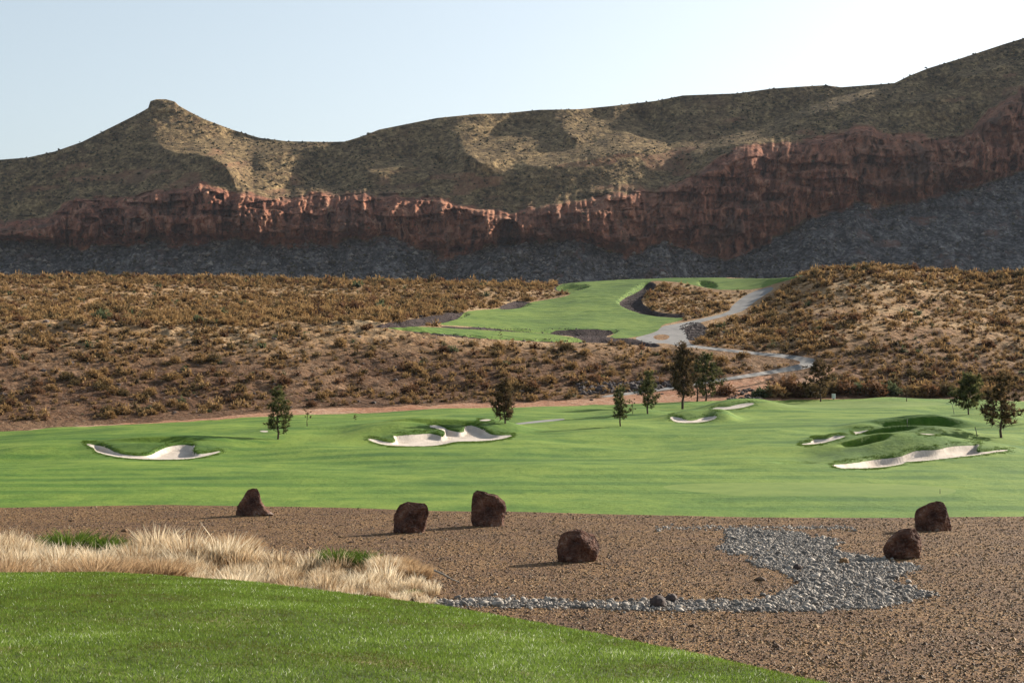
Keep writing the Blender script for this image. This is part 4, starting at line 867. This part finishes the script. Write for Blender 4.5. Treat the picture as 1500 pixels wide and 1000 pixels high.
for i in o_[:292]:
    q = (int(rng.integers(0, 8)), int(rng.integers(0, 4)))
    if q not in CP:
        V, F, r_ = CV[q[0]]; CP[q] = mesh('river_stone', V, F, m_cob, attrs={'rnd': r_ + (.1, .4, .65, .95)[q[1]]}); o = CP[q]
    else: o = CP[q].copy(); S.collection.objects.link(o)
    o.location = (x[i], z[i], float(Hat(x[i], z[i])) + s_[i] * .14); o.rotation_euler = (rng.uniform(-.5, .5), rng.uniform(-.5, .5), rng.uniform(0, 6.28)); o.scale = (s_[i],) * 3
    uu_ = 750 + FPX * x[i] / z[i]; vv_ = z2v(0, z[i]); tone = ('dark grey', 'mid grey', 'light grey', 'pale')[q[1]]
    if uu_ < 1110: col_, row_ = ('in the thin line by the lawn' if uu_ < 780 else 'left of the dark stones in the line' if uu_ < 950 else 'right of the dark stones in the line'), ''
    else: col_, row_ = 'in the ' + ('near ' if vv_ > 875 else 'middle ' if vv_ > 845 else 'far ') + ('left' if uu_ < 1190 else 'centre' if uu_ < 1270 else 'right'), ' of the stream bed'
    CL_.append((o, uu_, tone, 'stone', col_ + row_)); tag(o, None, 'stone', 'rounded river stones of the dry stream bed')
name_all(CL_)
for (u, v, s, lab) in [(963, 889, .42, 'largest dark rounded stone lying on the thin line of grey stones'), (983, 881, .3, 'dark upright stone just behind the largest dark stone'), (1236, 826, .28, 'reddish stone in the middle of the stream bed'), (1168, 834, .24, 'dark blue grey stone left of the reddish stone')]:
    X_, Z_, g = hit(u, v); V, F, r_ = stone_v(int(u), .8, 3)
    n = fbm(V[:, 0] * 4 + V[:, 2] * 3, V[:, 1] * 4, 3, 5); V = V * (1 + .08 * n[:, None])
    o = mesh('field_stone', V * s, F, m_rip if u < 1200 else m_gst, attrs={'rnd': r_ + .55}); o.location = (X_, Z_, g + s * .28); tag(o, lab, 'stone', 'larger stones on the stream bed')

# ---------------------------------------------------------------- tall dry grass bed
gp = np.array([(-420, 54.5), (60, 54), (160, 53.5), (340, 53), (420, 50.5), (520, 49.5), (600, 48.5), (640, 46.6), (655, 45), (652, 43.8), (600, 40), (300, 40), (-420, 40)], float)
ngr = 760; ur = rng.uniform(-380, 655, ngr * 3); zr__ = rng.uniform(40, 55, ngr * 3)
ins = psdf(gp * (1, 10), ur, zr__ * 10, 60) > 3 + 3 * fbm(ur * .05, zr__ * .9, 2, 151); ur, zr__ = ur[ins][:ngr], zr__[ins][:ngr]
xr = (ur - 750) / FPX * zr__
sc = rng.lognormal(-.12, .24, len(xr)).clip(.4, 1.35) * (1 - .3 * ss(450, 640, ur)) * (.7 + .6 * vn(xr * .6, zr__ * .5, 152)) * (.78 + .34 * ss(43, 50, zr__)) * (1 - .5 * np.exp(-((ur - 120) / 75) ** 2 - ((zr__ - 52.5) / 2.2) ** 2)) * (1 - .4 * np.exp(-((ur - 510) / 40) ** 2 - ((zr__ - 48.3) / 2) ** 2))
TV = [tuft(400 + i, 170, .9, .6, .0075, .5, 2, tipw=.5) for i in range(7)]
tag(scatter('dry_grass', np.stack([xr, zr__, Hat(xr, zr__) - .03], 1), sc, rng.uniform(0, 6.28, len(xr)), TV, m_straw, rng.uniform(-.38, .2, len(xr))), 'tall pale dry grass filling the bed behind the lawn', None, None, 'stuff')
for (u, Z, s, lab, mt, gname) in [
        (5, 44.5, 1.7, 'rounded rusty tan grass tussock at the left edge behind the lawn', m_tan, 1), (95, 44.5, 1.35, 'low tan grass tussock next to the leftmost one', m_tan, 1), (135, 45, 1.6, 'dark based tan tussock left of the middle of the grass bed', m_tan, 1), (175, 45.5, 1.45, 'small orange tan tussock right of the dark based one', m_tan, 1),
        (232, 46, 1.4, 'orange tan tussock alone in the pale grass', m_tan, 1), (345, 53, 1.3, 'feathery pinkish tussock standing at the back of the bed', m_tan, 1), (575, 48.6, 1.05, 'fluffy tan tussock near the right end of the grass bed', m_tan, 1), (608, 47.6, .8, 'fluffy tan tussock at the right end of the grass bed', m_tan, 1),
        (105, 53.2, 1.35, 'dark green clump in the back of the pale grass at left', m_bush[3], 0), (152, 53.0, 1.15, 'dark green clump right beside the first one in the pale grass', m_bush[3], 0), (495, 50, 1., 'bright green clump in the pale grass near its right part', m_bush[3], 0), (530, 49.9, .9, 'grey green clump right beside the bright green one', m_bush[3], 0),
        (470, 44.6, .5, 'olive clump low in the grass beside the lawn edge', m_bush[1], 0), (605, 43.9, .35, 'small green sprout clump at the tip of the grass bed', m_bush[3], 0)]:
    x = (u - 750) / FPX * Z; VF = tuft(int(u) + 900, 2200, .72, .95, .0065, .75, 2, tipw=.7) if gname else tuft(int(u) + 900, 700, .8, .9, .02, .8, 2, tipw=.3)
    o = mesh('grass_tussock' if gname else 'green_shrub', VF[0] * s * 1.05, VF[1], (m_roughb if mt is m_bush[3] else mt), smooth=False, attrs={'rnd': np.clip(VF[2], 0, 1)}); o.location = (x, Z, float(Hat(x, Z)))
    tag(o, lab, 'grass' if gname else 'shrub', 'tan tussocks in the grass bed' if gname else 'green clumps in the grass bed')
# driftwood branch at the tip of the bed
X_, Z_, g = hit(655, 853); k = Z_ / FPX
V, F, _ = cat(tube([(-.35, .1, .32), (-.1, 0, .22), (.12, -.05, .1), (.33, -.12, .03)], .03, .012, 7, .15, 3), tube([(-.1, 0, .22), (.0, .1, .12), (.2, .15, .04)], .016, .006, 5, .1, 4))
o = mesh('driftwood_branch', V, F, m_wood); o.location = (X_, Z_, g); tag(o, 'pale weathered branch lying at the tip of the dry grass', 'branch')

# ---------------------------------------------------------------- lawn blades
nl = 620000; zl = rng.uniform(8.2, 24.5, nl) ; keep = rng.uniform(size=nl) < (zl / 24.5) ** .6; zl = zl[keep]; ul = rng.uniform(-40, 1380, len(zl)); xl = (ul - 750) / FPX * zl
Zcl = np.interp(ul, US, Zc); k = zl < Zcl + 1.2; xl, zl, ul = xl[k], zl[k], ul[k]
n = len(xl); pat = fbm(xl * .9, zl * .9, 4, 161) + .5 * fbm(xl * 5, zl * 5, 2, 162)
hh = rng.uniform(.012, .032, n) * (1 + .35 * pat); an = rng.uniform(0, 6.28, n); wd = rng.uniform(.0018, .0036, n) * (.6 + zl / 20); ln = rng.normal(0, .55, (n, 2))
gz = Hat(xl, zl) - .002; b0 = np.stack([xl - np.cos(an) * wd, zl - np.sin(an) * wd, gz], 1); b1 = np.stack([xl + np.cos(an) * wd, zl + np.sin(an) * wd, gz], 1)
tp = np.stack([xl + ln[:, 0] * hh, zl + ln[:, 1] * hh, gz + hh], 1)
Vl = np.stack([b0, b1, tp], 1).reshape(-1, 3); rr = np.clip(.42 + .38 * pat + rng.normal(0, .16, n) + .5 * (rng.uniform(size=n) < .03), 0, 1)
tag(mesh('grass_blades', Vl, np.arange(3 * n).reshape(-1, 3), m_blade, smooth=False, attrs={'rnd': np.repeat(rr, 3)}), 'short green grass blades of the foreground lawn', None, None, 'stuff')

# shaggy tufts on the mounds round the bunkers
ii, jj = np.where((fields['rough'].reshape(nR, nC) > 0) & (U2 > 60) & (U2 < 1530))
okb = np.ones(len(ii), bool)
for k_ in BS: okb &= BS[k_][ii, jj] < -.4
nb_ = np.max([BS[k_][ii, jj] for k_ in BS], axis=0); okb &= nb_ > -4 * rng.uniform(0, 1, len(ii)) ** 1.5
ii, jj = ii[okb], jj[okb]; pk = rng.choice(len(ii), 12000, p=(Z2[ii, jj] / Z2[ii, jj].sum()))
zq = Z2[ii[pk], jj[pk]] + rng.uniform(-.15, .15, len(pk)); uq = U2[ii[pk], jj[pk]] + rng.uniform(-1.2, 1.2, len(pk)); xq = (uq - 750) / FPX * zq
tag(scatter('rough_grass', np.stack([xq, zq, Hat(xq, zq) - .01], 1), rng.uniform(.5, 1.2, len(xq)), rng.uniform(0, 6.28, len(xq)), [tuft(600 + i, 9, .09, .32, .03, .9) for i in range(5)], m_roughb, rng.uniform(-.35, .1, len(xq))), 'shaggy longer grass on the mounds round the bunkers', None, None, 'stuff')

# ---------------------------------------------------------------- small course furniture
def stake(u, v, hpx, label, lean=0, rad=.03, mat=m_stake):
    X_, Z_, g = hit(u, v, 60); h = hpx * Z_ / FPX
    root = empty('marker_stake', (X_, Z_, g)); tag(root, label, 'stake', 'thin stakes on the course')
    V, F, _ = tube([(0, 0, -.2), (lean * h * .5, 0, h * .5), (lean * h, 0, h * .93)], rad, rad * .85, 8); mesh('pole', V, F, mat, root)
    V, F, _ = tube([(lean * h, 0, h * .93), (lean * h * 1.03, 0, h * .97), (lean * h * 1.07, 0, h)], rad * 1.5, rad * .8, 8); mesh('cap', V, F, mat, root)
stake(1398, 606, 13, 'thin leaning stake left of the dense pine', -.22)
stake(1432, 639, 14, 'thin leaning stake left of the tall open pine', -.25)
stake(1329, 625, 12, 'faint upright stake on the crest of the right ridge', 0, .02)
stake(1377, 723, 7, 'short stake at the fairway edge above the slab boulder', 0, .012)
X_, Z_, g = hit(1221, 585, 150); k = Z_ / FPX
root = empty('marker_box', (X_, Z_, g)); tag(root, 'small pale marker box standing behind the far green', 'marker')
def box(w, d, h, z0, bev=.04):
    P = [(-w + bev, -d), (w - bev, -d), (w, -d + bev), (w, d - bev), (w - bev, d), (-w + bev, d), (-w, d - bev), (-w, -d + bev)]
    V = [(x, y, z0) for x, y in P] + [(x, y, z0 + h) for x, y in P] + [(0, 0, z0 + h)]
    F = [f for i in range(8) for f in ((i, (i + 1) % 8, (i + 1) % 8 + 8), (i, (i + 1) % 8 + 8, i + 8))] + [(i + 8, (i + 1) % 8 + 8, 16) for i in range(8)]
    return np.array(V, float), np.array(F)
V, F = box(.22, .2, .62, .12); mesh('panel', V, F, m_white, root, smooth=False)
V, F = box(.06, .06, .14, 0, .01); mesh('post', V, F, m_stake, root, smooth=False)

# ---------------------------------------------------------------- air
HAZE = .00002
if HAZE:
    x0, x1, y0, y1, z0, z1 = -2600, 2600, -60, 3000, -340, 700
    V = np.array([(x, y, z) for x in (x0, x1) for y in (y0, y1) for z in (z0, z1)], float)
    F = np.array([(0, 1, 3, 2), (4, 6, 7, 5), (0, 4, 5, 1), (2, 3, 7, 6), (0, 2, 6, 4), (1, 5, 7, 3)])
    hm = bpy.data.materials.new('haze'); hm.use_nodes = True; t = hm.node_tree; t.nodes.remove(t.nodes['Principled BSDF'])
    pv = t.nodes.new('ShaderNodeVolumePrincipled'); pv.inputs['Density'].default_value = HAZE; pv.inputs['Color'].default_value = (.75, .85, 1, 1); pv.inputs['Anisotropy'].default_value = .0
    t.links.new(pv.outputs[0], t.nodes['Material Output'].inputs['Volume'])
    tag(mesh('haze', V, F, hm, smooth=False), 'thin pale blue air over the valley', None, None, 'stuff')
